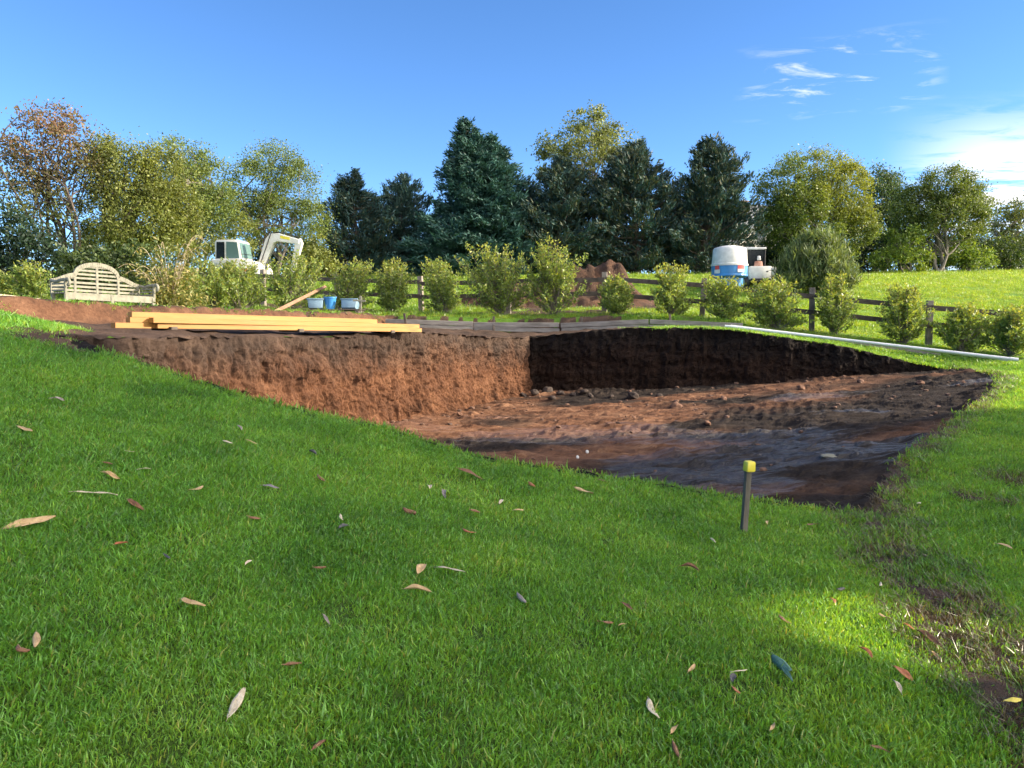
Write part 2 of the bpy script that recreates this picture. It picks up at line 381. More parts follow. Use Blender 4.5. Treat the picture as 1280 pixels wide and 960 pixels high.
def soil_colour(nt, vec, depth=None):
    """topsoil to red subsoil, mottled"""
    f = noise_tex(nt, 2.2, 8, .62, vec)
    f2 = noise_tex(nt, 22, 5, .65, vec)
    top = ramp(nt, f, [(.28, (.040, .027, .021)), (.55, (.085, .055, .040)), (.75, (.14, .092, .066))])
    red = ramp(nt, f, [(.25, (.050, .024, .014)), (.5, (.140, .061, .030)), (.72, (.23, .110, .057))])
    if depth is None: return top, f, f2, red
    mx = N(nt, 'ShaderNodeMixRGB', {'Fac': depth, 'Color1': top, 'Color2': red})
    m2 = N(nt, 'ShaderNodeMixRGB', {'Fac': .55, 'Color1': mx.outputs[0], 'Color2': ramp(nt, f2, [(.32, (.28, .25, .24)), (.62, (1, 1, 1))])}, blend_type='MULTIPLY')
    return m2.outputs[0], f, f2, red
def ground_material():
    m, nt, b = new_mat('ground_soil_and_turf'); v = coords(nt)
    sa = N(nt, 'ShaderNodeAttribute', attribute_name='soil').outputs['Fac']
    da = N(nt, 'ShaderNodeAttribute', attribute_name='depth').outputs['Fac']
    scol, f, f2, _ = soil_colour(nt, v, da)
    g1 = noise_tex(nt, .35, 5, .6, v); g2 = noise_tex(nt, 9, 6, .7, v)
    near = ramp(nt, g2, [(.3, (.030, .040, .010)), (.55, (.060, .110, .018)), (.8, (.105, .165, .03))])
    far = ramp(nt, g1, [(.3, (.09, .195, .022)), (.55, (.13, .24, .03)), (.75, (.19, .28, .055))])
    sp = N(nt, 'ShaderNodeSeparateXYZ', {'Vector': v}).outputs['Y']
    fy = N(nt, 'ShaderNodeMapRange', {0: sp, 1: 17.0, 2: 24.0}).outputs[0]
    turf = N(nt, 'ShaderNodeMixRGB', {'Fac': fy, 'Color1': near, 'Color2': far}).outputs[0]
    turf = N(nt, 'ShaderNodeMixRGB', {'Fac': .5, 'Color1': turf, 'Color2': ramp(nt, g2, [(.3, (.55, .55, .5)), (.7, (1.1, 1.1, 1))])}, blend_type='MULTIPLY').outputs[0]
    edge = N(nt, 'ShaderNodeMath', {0: sa, 1: N(nt, 'ShaderNodeMath', {0: f2, 1: .5}, operation='SUBTRACT').outputs[0]}, operation='ADD').outputs[0]
    em = N(nt, 'ShaderNodeMapRange', {0: edge, 1: .35, 2: .6}).outputs[0]
    c = N(nt, 'ShaderNodeMixRGB', {'Fac': em, 'Color1': turf, 'Color2': scol}).outputs[0]
    nt.links.new(c, b.inputs['Base Color']); b.inputs['Roughness'].default_value = .95; b.inputs['Specular IOR Level'].default_value = .15
    bump(nt, b, noise_tex(nt, 30, 6, .7, v), .6, .03)
    return m
link('ground', me, ground_material()); tag(bpy.data.objects['ground'], kind='structure')

# ------------------------------------------------------------------ walls of the cut
def wall_material(name, wet_or_shade):
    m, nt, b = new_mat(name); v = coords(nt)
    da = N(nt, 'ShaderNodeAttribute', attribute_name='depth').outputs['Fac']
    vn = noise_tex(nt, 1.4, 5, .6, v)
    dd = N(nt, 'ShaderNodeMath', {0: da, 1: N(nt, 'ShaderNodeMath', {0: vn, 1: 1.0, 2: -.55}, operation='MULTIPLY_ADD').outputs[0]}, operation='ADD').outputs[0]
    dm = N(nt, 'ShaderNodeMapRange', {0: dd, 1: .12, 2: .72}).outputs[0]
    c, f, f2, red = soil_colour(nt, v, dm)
    c = N(nt, 'ShaderNodeMixRGB', {'Fac': 1.0, 'Color1': c, 'Color2': (wet_or_shade, wet_or_shade, wet_or_shade, 1)}, blend_type='MULTIPLY').outputs[0]
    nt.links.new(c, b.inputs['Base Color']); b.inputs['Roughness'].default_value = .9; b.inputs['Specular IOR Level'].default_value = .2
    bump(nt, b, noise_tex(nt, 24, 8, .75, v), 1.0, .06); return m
WALL_M = wall_material('cut_soil', 1.0); MOIST_SHADE_M = wall_material('moist_shaded_soil', .15)  # second one: damp soil, darkened further to paint in the wall's shade
def path_pts(path, step):
    P = [np.array(p, float) for p in path]; L = [0]
    for a, b in zip(P, P[1:]): L.append(L[-1] + np.hypot(*(b - a)))
    s = np.arange(0, L[-1] + step * .5, step); s[-1] = L[-1]
    A = np.array(P); return np.interp(s, L, A[:, 0]), np.interp(s, L, A[:, 1]), s
def make_wall(path, mat, step, amp, seed, nv=64, groove=1.0, zbf=None, name='excavation_wall'):
    """path runs with the pit on its right-hand side seen from above when walked backwards: normal points into the pit"""
    X, Y, s = path_pts(path, step)
    tx, ty = np.gradient(X), np.gradient(Y); L = np.hypot(tx, ty); tx, ty = tx / L, ty / L
    k = np.ones(15) / 15; tx = np.convolve(np.pad(tx, 7, 'edge'), k, 'valid'); ty = np.convolve(np.pad(ty, 7, 'edge'), k, 'valid')
    nx, ny = -ty, tx                                               # into the pit (outline runs anticlockwise)
    rim = .05 * fbm(xyz(s * 1.6, s * 0), 3, seed) + .03 * vnoise(xyz(s * 9, s * 0), seed + 3)
    lip = [(-.34, .0), (-.22, .3), (-.10, .8), (-.03, 1.0)]
    Vs, D = [], []
    for off, up in lip:
        px, py = X + nx * (off + rim), Y + ny * (off + rim)
        z = H(px, py) - .035 + .05 * up + .02 * fbm(xyz(s * 6, s * 0 + off * 5), 2, seed + 5)
        Vs.append(np.stack([px, py, z], -1)); D.append(np.zeros_like(s))
    zt = Vs[-1][:, 2]
    fx, fy = X + nx * .2, Y + ny * .2
    zb = np.minimum((floor_h(fx, fy) - .10) if zbf is None else zbf(X, Y, nx, ny), zt - .06)
    for j in range(1, nv + 1):
        v = j / nv; z = zt + (zb - zt) * v
        hgt = zt - zb
        foot = .28 * np.maximum(v - .8, 0) ** 1.5 * 3
        lean = .02 + .16 * v * np.minimum(hgt, 1.5) + foot
        sl = s + .22 * z                                             # the bucket's teeth left slanting grooves
        g = groove * .030 * (np.abs(vnoise(xyz(sl * 8, z * .9), seed + 7)) - .35) + groove * .009 * vnoise(xyz(sl * 17, z * 4), seed + 8)
        lump = .075 * fbm(xyz(s * 1.3, z * 1.6), 3, seed + 9) - .075 * np.maximum(.42 - np.abs(fbm(xyz(s * 3.6 + .3 * z, z * 3.2), 3, seed + 10)), 0) / .42 * sstep(-.3, .3, vnoise(xyz(s * .9, z * 1.2), seed + 14)) - .06 * sstep(.35, .6, vnoise(xyz(s * 7, z * 5.5), seed + 15)) + .034 * fbm(xyz(s * 12, z * 12), 3, seed + 16)
        led = .03 * vnoise(xyz(s * .8, z * 7), seed + 11)
        d = amp * (g + lump * .62 + led + .020 * fbm(xyz(s * 26, z * 20), 2, seed + 18)) * min(1, v * 6 + .15) * np.clip(hgt * 1.4, .1, 1)
        Vs.append(np.stack([X + nx * (lean + rim + d - .03), Y + ny * (lean + rim + d - .03), z + .012 * vnoise(xyz(s * 9, z * 9), seed + 12)], -1))
        D.append(zt - z)
    V = np.stack(Vs, 1); Dm = np.stack(D, 1)
    me = np_mesh(name, V.reshape(-1, 3), grid_faces(*V.shape[:2]), False, attrs={'depth': Dm.ravel()})
    o = link(name, me, mat); return tag(o, kind='structure')
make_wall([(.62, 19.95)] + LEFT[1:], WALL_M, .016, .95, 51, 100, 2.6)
make_wall([(10.6, 17.1)] + BACK[1:-1] + [(-.05, 19.61)], MOIST_SHADE_M, .035, 1.1, 61, 44)
make_wall(FRONT, MOIST_SHADE_M, .06, .7, 71, 24)

_bp = STEP_PATH[1:6][::-1]
make_wall([(x - .20, y + .10) for x, y in _bp], WALL_M, .03, 3.2, 58, 22, 1.4, lambda X, Y, nx, ny: H(X + nx * .55, Y + ny * .55) - .10, 'soil_bank')
# ------------------------------------------------------------------ floor of the cut
fx_ = np.arange(-5.4, 11.0, .042); fy_ = np.arange(5.7, 20.2, .042)
FX, FY = np.meshgrid(fx_, fy_, indexing='ij'); FX, FY = FX.ravel(), FY.ravel()
FZ = floor_h(FX, FY)
ins = inside(FX, FY, POLY); dist = pdist(FX, FY, FRONT + RIGHT[1:] + BACK[1:] + LEFT[1:])
FZ = np.where(ins, FZ, FZ)
gz = H(FX, FY)
out = ~ins
FZ = np.where(out, np.minimum(FZ, gz - .01) - dist * .35, FZ)
FZ = np.where(ins & (pdist(FX, FY, RIGHT) < .35), FZ + (.012 - .05 * fbm(xyz(FX * 4, FY * 4), 2, 77)) * (1 - pdist(FX, FY, RIGHT) / .35), FZ)
fq = grid_faces(len(fx_), len(fy_))
ok = (ins | (dist < .38))[fq].all(1)
wet_or_shade = sstep(.05, .55, fbm(xyz(FX * .55, FY * .9), 3, 81) + .9 * np.exp(-(((FX - 2.3) / 2.6) ** 2 + ((FY - 10.0) / 2.6) ** 2)) - .15 - .35 * sstep(13, 15.5, FY))
redz = sstep(-.4, .5, fbm(xyz(FX * .5, FY * .8), 3, 83) + 1.2 * np.exp(-(((FX + 1.0) / 3.4) ** 2 + ((FY - 13.0) / 3.4) ** 2)) + .45 * sstep(12, 15, FY) - .65 + .15 * sstep(6, 2, FX))
FZ = FZ + .016 * fbm(xyz(FX * 9, FY * 9), 2, 88) * (.35 + .65 * sstep(-.2, .3, fbm(xyz(FX * .8, FY * .8), 2, 89)))
me = np_mesh('excavation_floor', np.stack([FX, FY, FZ], -1), fq[ok], False, attrs={'wet_or_shade': wet_or_shade, 'red': redz})
def floor_material():
    m, nt, b = new_mat('excavated_floor'); v = coords(nt); vs = coords(nt, 'Object', (1, 1.9, 1))
    st_ = noise_tex(nt, 2.4, 6, .6, coords(nt, 'Object', (.8, 6, 1))); w = N(nt, 'ShaderNodeAttribute', attribute_name='wet_or_shade').outputs['Fac']; r = N(nt, 'ShaderNodeAttribute', attribute_name='red').outputs['Fac']
    f = noise_tex(nt, 1.8, 8, .66, vs); f2 = noise_tex(nt, 30, 8, .78, vs)
    dark = ramp(nt, f, [(.3, (.016, .012, .010)), (.55, (.040, .030, .024)), (.75, (.075, .056, .043))])
    red = ramp(nt, f, [(.3, (.072, .037, .023)), (.5, (.185, .090, .050)), (.7, (.30, .165, .096))])
    c = N(nt, 'ShaderNodeMixRGB', {'Fac': r, 'Color1': dark, 'Color2': red}).outputs[0]
    c = N(nt, 'ShaderNodeMixRGB', {'Fac': .5, 'Color1': c, 'Color2': ramp(nt, f2, [(.34, (.22, .20, .19)), (.62, (1.2, 1.2, 1.2))])}, blend_type='MULTIPLY').outputs[0]
    nt.links.new(c, b.inputs['Base Color'])
    ww = N(nt, 'ShaderNodeMath', {0: w, 1: N(nt, 'ShaderNodeMath', {0: st_, 1: 3.0, 2: -1.55}, operation='MULTIPLY_ADD').outputs[0]}, operation='ADD').outputs[0]
    ro = N(nt, 'ShaderNodeMapRange', {0: ww, 1: .4, 2: 1.0, 3: .95, 4: .34}).outputs[0]
    nt.links.new(ro, b.inputs['Roughness']); nt.links.new(N(nt, 'ShaderNodeMapRange', {0: ww, 1: .4, 2: 1.0, 3: .12, 4: .42}).outputs[0], b.inputs['Specular IOR Level'])
    bump(nt, b, noise_tex(nt, 14, 8, .75, vs), .9, .05); return m
tag(link('excavation_floor', me, floor_material()), kind='structure')
# ------------------------------------------------------------------ foliage
LEAF = leaf_mat('foliage', .38, .5)
NEEDLE = leaf_mat('needles', .12, .6, spec=.3)
GLOSS = leaf_mat('glossy_foliage', .42, .38)
BARK_G = surf('grey_bark', (.10, .085, .07), (.22, .19, .16), 9, .85, (1, 1, .3), .5)
BARK_D = surf('dark_bark', (.045, .034, .027), (.11, .085, .068), 9, .9, (1, 1, .3), .5)
BARK_P = surf('pale_bark', (.16, .145, .12), (.30, .275, .24), 6, .8, (1, 1, .3), .3, c3=(.22, .18, .15))
def unit(v): return v / np.maximum(np.linalg.norm(v, axis=-1, keepdims=True), 1e-9)
def rdir(n, g): return unit(g.normal(size=(n, 3)))
def leaves(name, C, L, Wd, D, Nn, cols, mat, parent, fold=.0):
    """leaf-shaped quads: centre, length, width, long direction, rough normal"""
    n = len(C); D = unit(D); S = unit(np.cross(D, Nn)); L = np.asarray(L).reshape(-1, 1) * np.ones((n, 1)); Wd = np.asarray(Wd).reshape(-1, 1) * np.ones((n, 1))
    V = np.empty((n, 4, 3)); V[:, 0] = C - D * L * .5; V[:, 2] = C + D * L * .5
    V[:, 1] = C + S * Wd * .5 - D * L * .06; V[:, 3] = C - S * Wd * .5 - D * L * .06
    me = np_mesh(name, V.reshape(-1, 3), np.arange(n * 4).reshape(n, 4), False, cols=np.repeat(np.clip(cols, 0, 1), 4, 0))
    return link(name, me, mat, parent)
def palette(n, g, base, alt, mixp, var=.25):
    base, alt = np.array(base), np.array(alt)
    t = (g.random(n) < mixp)[:, None] * g.uniform(.4, 1, (n, 1))
    return (base * (1 - t) + alt * t) * g.uniform(1 - var, 1 + var, (n, 1))
def bend(a, b, n, g, wob):
    t = np.linspace(0, 1, n)[:, None]; p = np.array(a) * (1 - t) + np.array(b) * t
    o = g.normal(size=(1, 3)) * wob; o2 = g.normal(size=(1, 3)) * wob * .5
    return p + np.sin(t * math.pi) * o + np.sin(t * 2 * math.pi) * o2
def broadleaf(name, label, cat, Y, base, blobs, clumps=140, per=70, leaf=.16, csize=.55, base_col=(.07, .11, .025), alt_col=(.16, .20, .04), altp=.3,
              bark=None, stems=1, r0=.16, limbs=16, droop=0.0, group=None, seed=1, mat=None, fill=.35, shell=.5, topcol=None, up=0.0, stem_spread=.25, hang=0.0, wfac=1.0):
    """base pixel column; blobs (px, py, rx, ry) in photograph pixels at depth Y"""
    g = np.random.default_rng(seed); s = Y / F_PX
    bx = (base - 640) * s; root = empty(name, (bx, Y, h1(bx, Y))); tag(root, label, cat, group)
    o0 = np.array([bx, Y, root.location.z])
    B = []
    for (px, py, rx, ry) in blobs:
        c = np.array(at(px, py, Y)) + np.array([0, g.uniform(-.3, .3) * rx * s, 0]); B.append((c, np.array([rx * s, rx * s * .85, ry * s]), rx * ry))
    wts = np.array([b[2] for b in B]); wts = wts / wts.sum()
    idx = g.choice(len(B), clumps, p=wts)
    cc = np.empty((clumps, 3)); rad = np.empty(clumps)
    for k in range(clumps):
        c, r, _ = B[idx[k]]; rr = g.random() ** (1 / 3) if g.random() < fill else g.uniform(shell, 1) ** .5
        cc[k] = c + rdir(1, g)[0] * r * rr
        rad[k] = csize * g.uniform(.55, 1.3)
    cc[:, 2] = np.maximum(cc[:, 2], o0[2] + csize * .35)
    m = clumps * per; ci = np.repeat(np.arange(clumps), per)
    P = cc[ci] + g.normal(size=(m, 3)) * (rad[ci] * .5)[:, None] * np.array([1, 1, .75])
    if hang: P[:, 2] -= np.abs(g.normal(size=m)) * hang
    okz = P[:, 2] > o0[2] + .03; P = P[okz]; ci = ci[okz]; m = len(P)
    out = unit(P - cc[ci] + 1e-6)
    D = rdir(m, g) + out * .6 + np.array([0, 0, up - droop]); Nn = rdir(m, g)
    cvar = g.uniform(.75, 1.25, clumps)
    col = palette(m, g, base_col, alt_col, altp) * cvar[ci][:, None]
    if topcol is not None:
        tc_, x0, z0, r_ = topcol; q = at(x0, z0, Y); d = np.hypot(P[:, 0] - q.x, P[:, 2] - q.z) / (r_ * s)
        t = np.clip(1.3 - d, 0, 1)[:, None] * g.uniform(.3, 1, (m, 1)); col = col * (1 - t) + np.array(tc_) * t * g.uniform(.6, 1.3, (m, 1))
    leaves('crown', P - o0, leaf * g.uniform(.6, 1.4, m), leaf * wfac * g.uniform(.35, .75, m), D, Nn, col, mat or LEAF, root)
    # trunk and limbs
    t = MB(); zc = np.mean([b[0] for b in B], 0)
    for k in range(stems):
        a = np.array([g.normal() * r0 * (stems > 1) * 1.5, g.normal() * r0 * (stems > 1) * 1.5, -.15])
        top = zc - o0 + np.array([g.normal() * stem_spread, g.normal() * stem_spread, 0]) * (zc[2] - o0[2]) * .6
        top[2] *= g.uniform(.8, 1.15)
        if stems > 1: top = top * np.array([1, 1, 1])
        p = bend(a, top, 7, g, .06 * top[2] * (.5 + .5 * (stems > 1)))
        rr = r0 / math.sqrt(stems) * 1.15
        t.tube(p, list(np.linspace(rr, rr * .45, 7)), 7)
        nl = max(1, limbs // stems)
        pick = g.choice(clumps, nl, replace=False)
        for q in pick:
            i = g.integers(2, 7); e = cc[q] - o0
            if e[2] < p[i][2] - .3: i = 2
            lp = bend(p[i], e, 6, g, .07 * np.linalg.norm(e - p[i]))
            t.tube(lp, list(np.linspace(rr * .5, rr * .1, 6)), 5)
    t.build('trunk', bark or BARK_G, root, True)
    return root
def conifer(name, label, Y, base, top_py, half_px, seed, tops=((0, 1.0),), base_py=None, whorl=.34, dens=1.0, lift=.25, col=(.026, .062, .058), alt=(.058, .10, .075), altp=.4, power=.85, bare=.06, group=None, spray=.36, tuft=.085):  # blue of the haze is tinted into the needle colours
    g = np.random.default_rng(seed); s = Y / F_PX; bx = (base - 640) * s; z0 = h1(bx, Y)
    root = empty(name, (bx, Y, z0)); tag(root, label, 'tree', group)
    Ht = at(base, top_py, Y).z - z0; Rm = half_px * s
    t = MB(); PC, PD, PL, PW = [], [], [], []
    for off, hf in tops:
        h = Ht * hf; ox = off * s; rm = Rm * 1.32 * (1 if len(tops) == 1 else (.86 if off == tops[0][0] else .72))
        lead = bend((ox * .15, 0, -.1), (ox, 0, h), 9, g, .03 * h)
        t.tube(lead, list(np.linspace(.022 * h + .05, .012, 9)), 7)
        z = bare * h
        while z < h - .1:
            f = z / h; r = rm * (1 - f) ** power * (.55 + .45 * min(1, f / .14)) + .12
            nb = max(5, int(8 * dens)) if f < .88 else 5
            i = f * 8; k = min(int(i), 7); c = lead[k] + (lead[k + 1] - lead[k]) * (i - k)
            for b in range(nb):
                a = g.uniform(0, 2 * math.pi); ln = r * g.uniform(.5, 1.2)
                tip = c + np.array([math.cos(a) * ln, math.sin(a) * ln, ln * lift * g.uniform(.2, 1.5) - .12 * ln])
                mid = (c + tip) / 2 + np.array([0, 0, -.10 * ln])
                if ln > .7: t.tube([c, mid, tip], [.012 + .012 * ln, .01 + .006 * ln, .006], 4, False)
                ns = max(6, int(ln * 9.5 * dens)); u = np.sqrt(g.uniform(.06, 1, ns))[:, None]
                q = (1 - u) ** 2 * c + 2 * u * (1 - u) * mid + u * u * tip
                bd = unit((tip - mid)[None]); side = np.cross(bd, [[0, 0, 1]])
                wdt = .24 * ln * (1.15 - u) + .10
                q = q + side * g.normal(size=(ns, 1)) * wdt * .7 + np.array([0, 0, 1]) * g.normal(size=(ns, 1)) * .10
                d = bd + side * g.normal(size=(ns, 1)) * .6 + np.array([0, 0, 1]) * g.normal(.30, .45, size=(ns, 1))
                for rep in range(5):
                    PC.append(q + g.normal(size=(ns, 3)) * .10); PD.append(d + g.normal(size=(ns, 3)) * .35)
                    PL.append(spray * g.uniform(.5, 1.25, ns)); PW.append(tuft * g.uniform(.6, 1.3, ns))
            z += whorl * g.uniform(.7, 1.3) * (.6 + .4 * (1 - f))
    P = np.concatenate(PC); D = np.concatenate(PD); m = len(P); ok = P[:, 2] > .05
    cl = palette(m, g, col, alt, altp, .3) * (1 + .25 * vnoise(P * 1.1, seed))[:, None]
    leaves('crown', P[ok], np.concatenate(PL)[ok], np.concatenate(PW)[ok], D[ok], rdir(m, g)[ok], cl[ok], NEEDLE, root)
    t.build('trunk', BARK_D, root, True)
    return root

G_CON, G_BUSH = 'dark conifers along the rise', 'bushes under the trees'
OLIVE = dict(base_col=(.12, .15, .032), alt_col=(.18, .195, .045), altp=.5)
# left-hand trees
broadleaf('autumn_tree', 'sparse many-stemmed tree at far left with rusty red leaves in its top', 'tree', 30, 96,
    [(55, 190, 42, 50), (82, 165, 30, 36), (105, 215, 28, 46), (30, 235, 36, 46), (70, 265, 46, 36)], 210, 56, .12, .5, (.08, .115, .035), (.12, .15, .05), .3,
    BARK_D, 6, .15, 60, seed=11, topcol=((.23, .12, .085), 62, 155, 95), stem_spread=.35, fill=.55)
broadleaf('willow_tree', 'broad olive green bushy tree right of the rusty leaved tree', 'tree', 31, 150,
    [(160, 215, 42, 46), (195, 215, 36, 40), (135, 205, 24, 36), (175, 270, 58, 42), (215, 265, 34, 44), (140, 300, 40, 30)], 380, 120, .105, .5, seed=12, bark=BARK_D, stems=3, r0=.25, limbs=40, droop=.5, hang=.25, **OLIVE)
broadleaf('slender_tree', 'pale thin leaved tree rising behind the olive bushy tree', 'tree', 42, 235,
    [(225, 200, 30, 34), (248, 225, 30, 38), (230, 260, 34, 40), (268, 262, 28, 34)], 220, 100, .12, .6, (.11, .155, .038), (.17, .215, .055), .4, BARK_G, 2, .16, 26, seed=13)
broadleaf('feathery_tree', 'tall feathery green tree with open crown behind the excavator', 'tree', 46, 345,
    [(340, 205, 32, 28), (318, 235, 40, 32), (368, 235, 34, 36), (345, 275, 52, 38), (295, 262, 28, 38), (388, 285, 22, 36)], 330, 100, .12, .6, (.11, .155, .038), (.17, .215, .055), .45, BARK_G, 4, .18, 40, seed=14, fill=.5)
broadleaf('golden_bush', 'mass of yellowish green bush behind the dry arching canes', 'bush', 42, 255,
    [(245, 300, 38, 38), (290, 290, 34, 34), (215, 305, 30, 36), (275, 325, 44, 24)], 150, 70, .14, .5, seed=15, limbs=14, r0=.12, stems=3, group=G_BUSH, **OLIVE)
broadleaf('golden_bush', 'upright yellow green bush right of the excavator arm', 'bush', 43, 398,
    [(398, 320, 18, 26), (385, 335, 22, 18), (408, 340, 16, 18)], 60, 60, .15, .45, seed=16, limbs=8, r0=.09, stems=3, group=G_BUSH, **OLIVE)
broadleaf('dark_bush', 'dark bluish bush at the far left edge below the rusty tree', 'bush', 25, 18,
    [(15, 310, 40, 42), (50, 325, 36, 34), (-25, 300, 40, 50), (20, 350, 44, 26)], 150, 70, .12, .42, (.022, .045, .026), (.04, .075, .035), .3, BARK_D, 4, .12, 16, seed=17, group=G_BUSH)
broadleaf('dark_bush', 'dark bush standing behind the garden bench', 'bush', 24, 125,
    [(118, 335, 40, 26), (165, 335, 40, 30), (90, 345, 24, 20)], 110, 70, .12, .42, (.045, .075, .025), (.09, .12, .03), .35, BARK_D, 4, .12, 16, seed=18, group=G_BUSH)
# conifers
conifer('conifer', 'squat dark conifer furthest left in the row, right of the feathery tree', 50, 446, 213, 60, 21, whorl=0.38, lift=.5, dens=1.35, altp=.35, alt=(.06, .07, .035), power=.86, group=G_CON)
conifer('conifer', 'narrow dark conifer between the squat conifer and the tallest twin-topped one', 52, 508, 219, 54, 22, whorl=0.41, lift=.55, dens=1.3, group=G_CON, power=.86)
conifer('conifer', 'large twin-topped dense dark green conifer in the middle of the row', 49, 588, 147, 84, 23, tops=((-8, 1.0), (26, .90)), whorl=0.35, lift=.10, dens=1.6, group=G_CON, power=.92, col=(.020, .064, .056), alt=(.042, .10, .075))
conifer('conifer', 'low dark conifer filling the gap right of the twin-topped conifer', 53, 655, 222, 54, 24, whorl=0.41, lift=.45, dens=1.25, group=G_CON, power=.8)
conifer('conifer', 'dark conifer standing left of and behind the pale branched gum tree', 49, 698, 192, 60, 25, whorl=0.41, lift=.5, dens=1.35, group=G_CON, power=.85, alt=(.06, .07, .03))
conifer('conifer', 'broad dark conifer right of the pale branched gum tree', 50, 796, 178, 66, 26, whorl=0.40, lift=.55, dens=1.35, group=G_CON, power=.86, alt=(.07, .075, .03))
conifer('conifer', 'dark feathery conifer at the right end of the row, beside the house roof', 49, 878, 172, 58, 27, whorl=0.38, lift=.7, dens=1.4, group=G_CON, power=.82, alt=(.075, .085, .035), altp=.4)
broadleaf('gum_tree', 'tall airy gum tree with pale bare branches among the conifers', 'tree', 51, 735,
    [(740, 150, 32, 22), (702, 178, 30, 24), (768, 182, 30, 26), (730, 200, 46, 26), (698, 225, 26, 22), (782, 222, 20, 20), (738, 240, 40, 26)], 260, 70, .18, .6, (.11, .14, .045), (.20, .22, .07), .4,
    BARK_P, 5, .17, 60, seed=28, stem_spread=.22, fill=.6, shell=.3)
# right-hand trees
broadleaf('round_tree', 'large dome-shaped tree with yellowish sunlit top behind the grey-green bush', 'tree', 50, 1015,
    [(1020, 225, 46, 42), (985, 245, 44, 44), (1058, 240, 32, 38), (1015, 275, 66, 36), (972, 282, 24, 34), (1060, 285, 30, 36)], 470, 125, .14, .55, (.085, .13, .027), (.14, .18, .034), .4,
    BARK_G, 3, .2, 44, seed=31, topcol=((.24, .26, .04), 1062, 222, 60))  # sunlight on the upper right is painted into the leaf colour
broadleaf('dark_tree', 'dark leafy tree between and behind the two round-headed trees at right', 'tree', 59, 1095,
    [(1088, 245, 30, 34), (1110, 250, 24, 36), (1095, 290, 40, 36)], 190, 80, .18, .62, (.04, .075, .032), (.08, .125, .045), .35, BARK_D, 3, .2, 20, seed=32)
broadleaf('round_tree', 'round-headed tree with clear trunk standing in the sunny field at right', 'tree', 53, 1170,
    [(1185, 240, 36, 30), (1150, 258, 34, 32), (1215, 265, 26, 36), (1180, 275, 52, 28), (1135, 280, 22, 24)], 380, 115, .135, .55, (.08, .12, .027), (.135, .17, .034), .4,
    BARK_G, 3, .2, 46, seed=33, stem_spread=.16)
broadleaf('slender_tree', 'thin grey-green tree at the right edge of the field', 'tree', 60, 1255,
    [(1248, 262, 22, 22), (1268, 285, 28, 28), (1240, 300, 26, 22), (1300, 270, 30, 40)], 120, 50, .20, .6, (.085, .115, .04), (.15, .17, .06), .4, BARK_G, 3, .2, 26, seed=34)
broadleaf('field_bush', 'bright yellow-green bush left of the round-headed field tree', 'bush', 52, 1132,
    [(1130, 305, 28, 22), (1112, 322, 26, 16), (1150, 325, 22, 14)], 90, 64, .17, .5, (.12, .19, .03), (.22, .28, .05), .4, None, 3, .1, 10, seed=35, group=G_BUSH)
broadleaf('field_bush', 'bright green bush right of the round-headed field tree', 'bush', 55, 1205,
    [(1196, 315, 22, 18), (1220, 325, 24, 14)], 70, 60, .17, .5, (.11, .18, .03), (.20, .26, .05), .4, None, 3, .1, 8, seed=36, group=G_BUSH)
broadleaf('field_bush', 'darker green bush below the tree at the right edge', 'bush', 57, 1255,
    [(1250, 318, 32, 20), (1285, 312, 34, 26)], 90, 60, .18, .55, (.06, .10, .03), (.13, .17, .04), .35, None, 3, .1, 8, seed=37, group=G_BUSH)
broadleaf('wispy_bush', 'big grey-green wispy bush just beyond the fence beside the small truck', 'bush', 33, 1022,
    [(1020, 330, 38, 30), (1000, 340, 32, 24), (1045, 338, 28, 26), (1022, 312, 26, 22)], 190, 110, .34, .36, (.095, .14, .055), (.17, .21, .085), .4, None, 6, .1, 24, seed=38, up=1.1, wfac=.22, group=G_BUSH)
for k, (px, py, rx, ry, Y, lb) in enumerate([
    (430, 325, 40, 22, 54, 'dark low bush under the squat conifer'), (560, 322, 50, 24, 55, 'dark low bush left of centre under the twin-topped conifer'),
    (640, 315, 46, 28, 56, 'dark low bush behind the two largest fence shrubs'), (715, 312, 42, 30, 57, 'dark low bush beneath the pale gum tree'),
    (790, 312, 46, 28, 57, 'dark low bush behind the soil mound'), (860, 315, 40, 26, 56, 'dark low bush left of the blue tank'),
    (950, 318, 40, 18, 55, 'dark low bush behind the blue tank and truck'), (1075, 310, 44, 28, 56, 'dark low bush between the dome-shaped tree and the field'),
    (990, 312, 34, 24, 54, 'dark low bush behind the grey-green wispy bush'), (1135, 315, 40, 24, 61, 'dark low bush behind the bright bush left of the field tree'), (1200, 318, 40, 22, 62, 'dark low bush seen behind the trunk of the field tree'), (1262, 312, 40, 26, 63, 'dark low bush behind the thin tree at the right edge'), (345, 320, 60, 26, 52, 'dark low bush behind the excavator boom')]):
    broadleaf('understory_bush', lb, 'bush', Y, px, [(px, py, rx, ry), (px - rx * .5, py + 8, rx * .6, ry * .7), (px + rx * .5, py + 6, rx * .6, ry * .8)], 110, 56, .20, .6,
              (.026, .055, .03), (.055, .09, .04), .3, BARK_D, 4, .12, 10, seed=50 + k, group=G_BUSH)

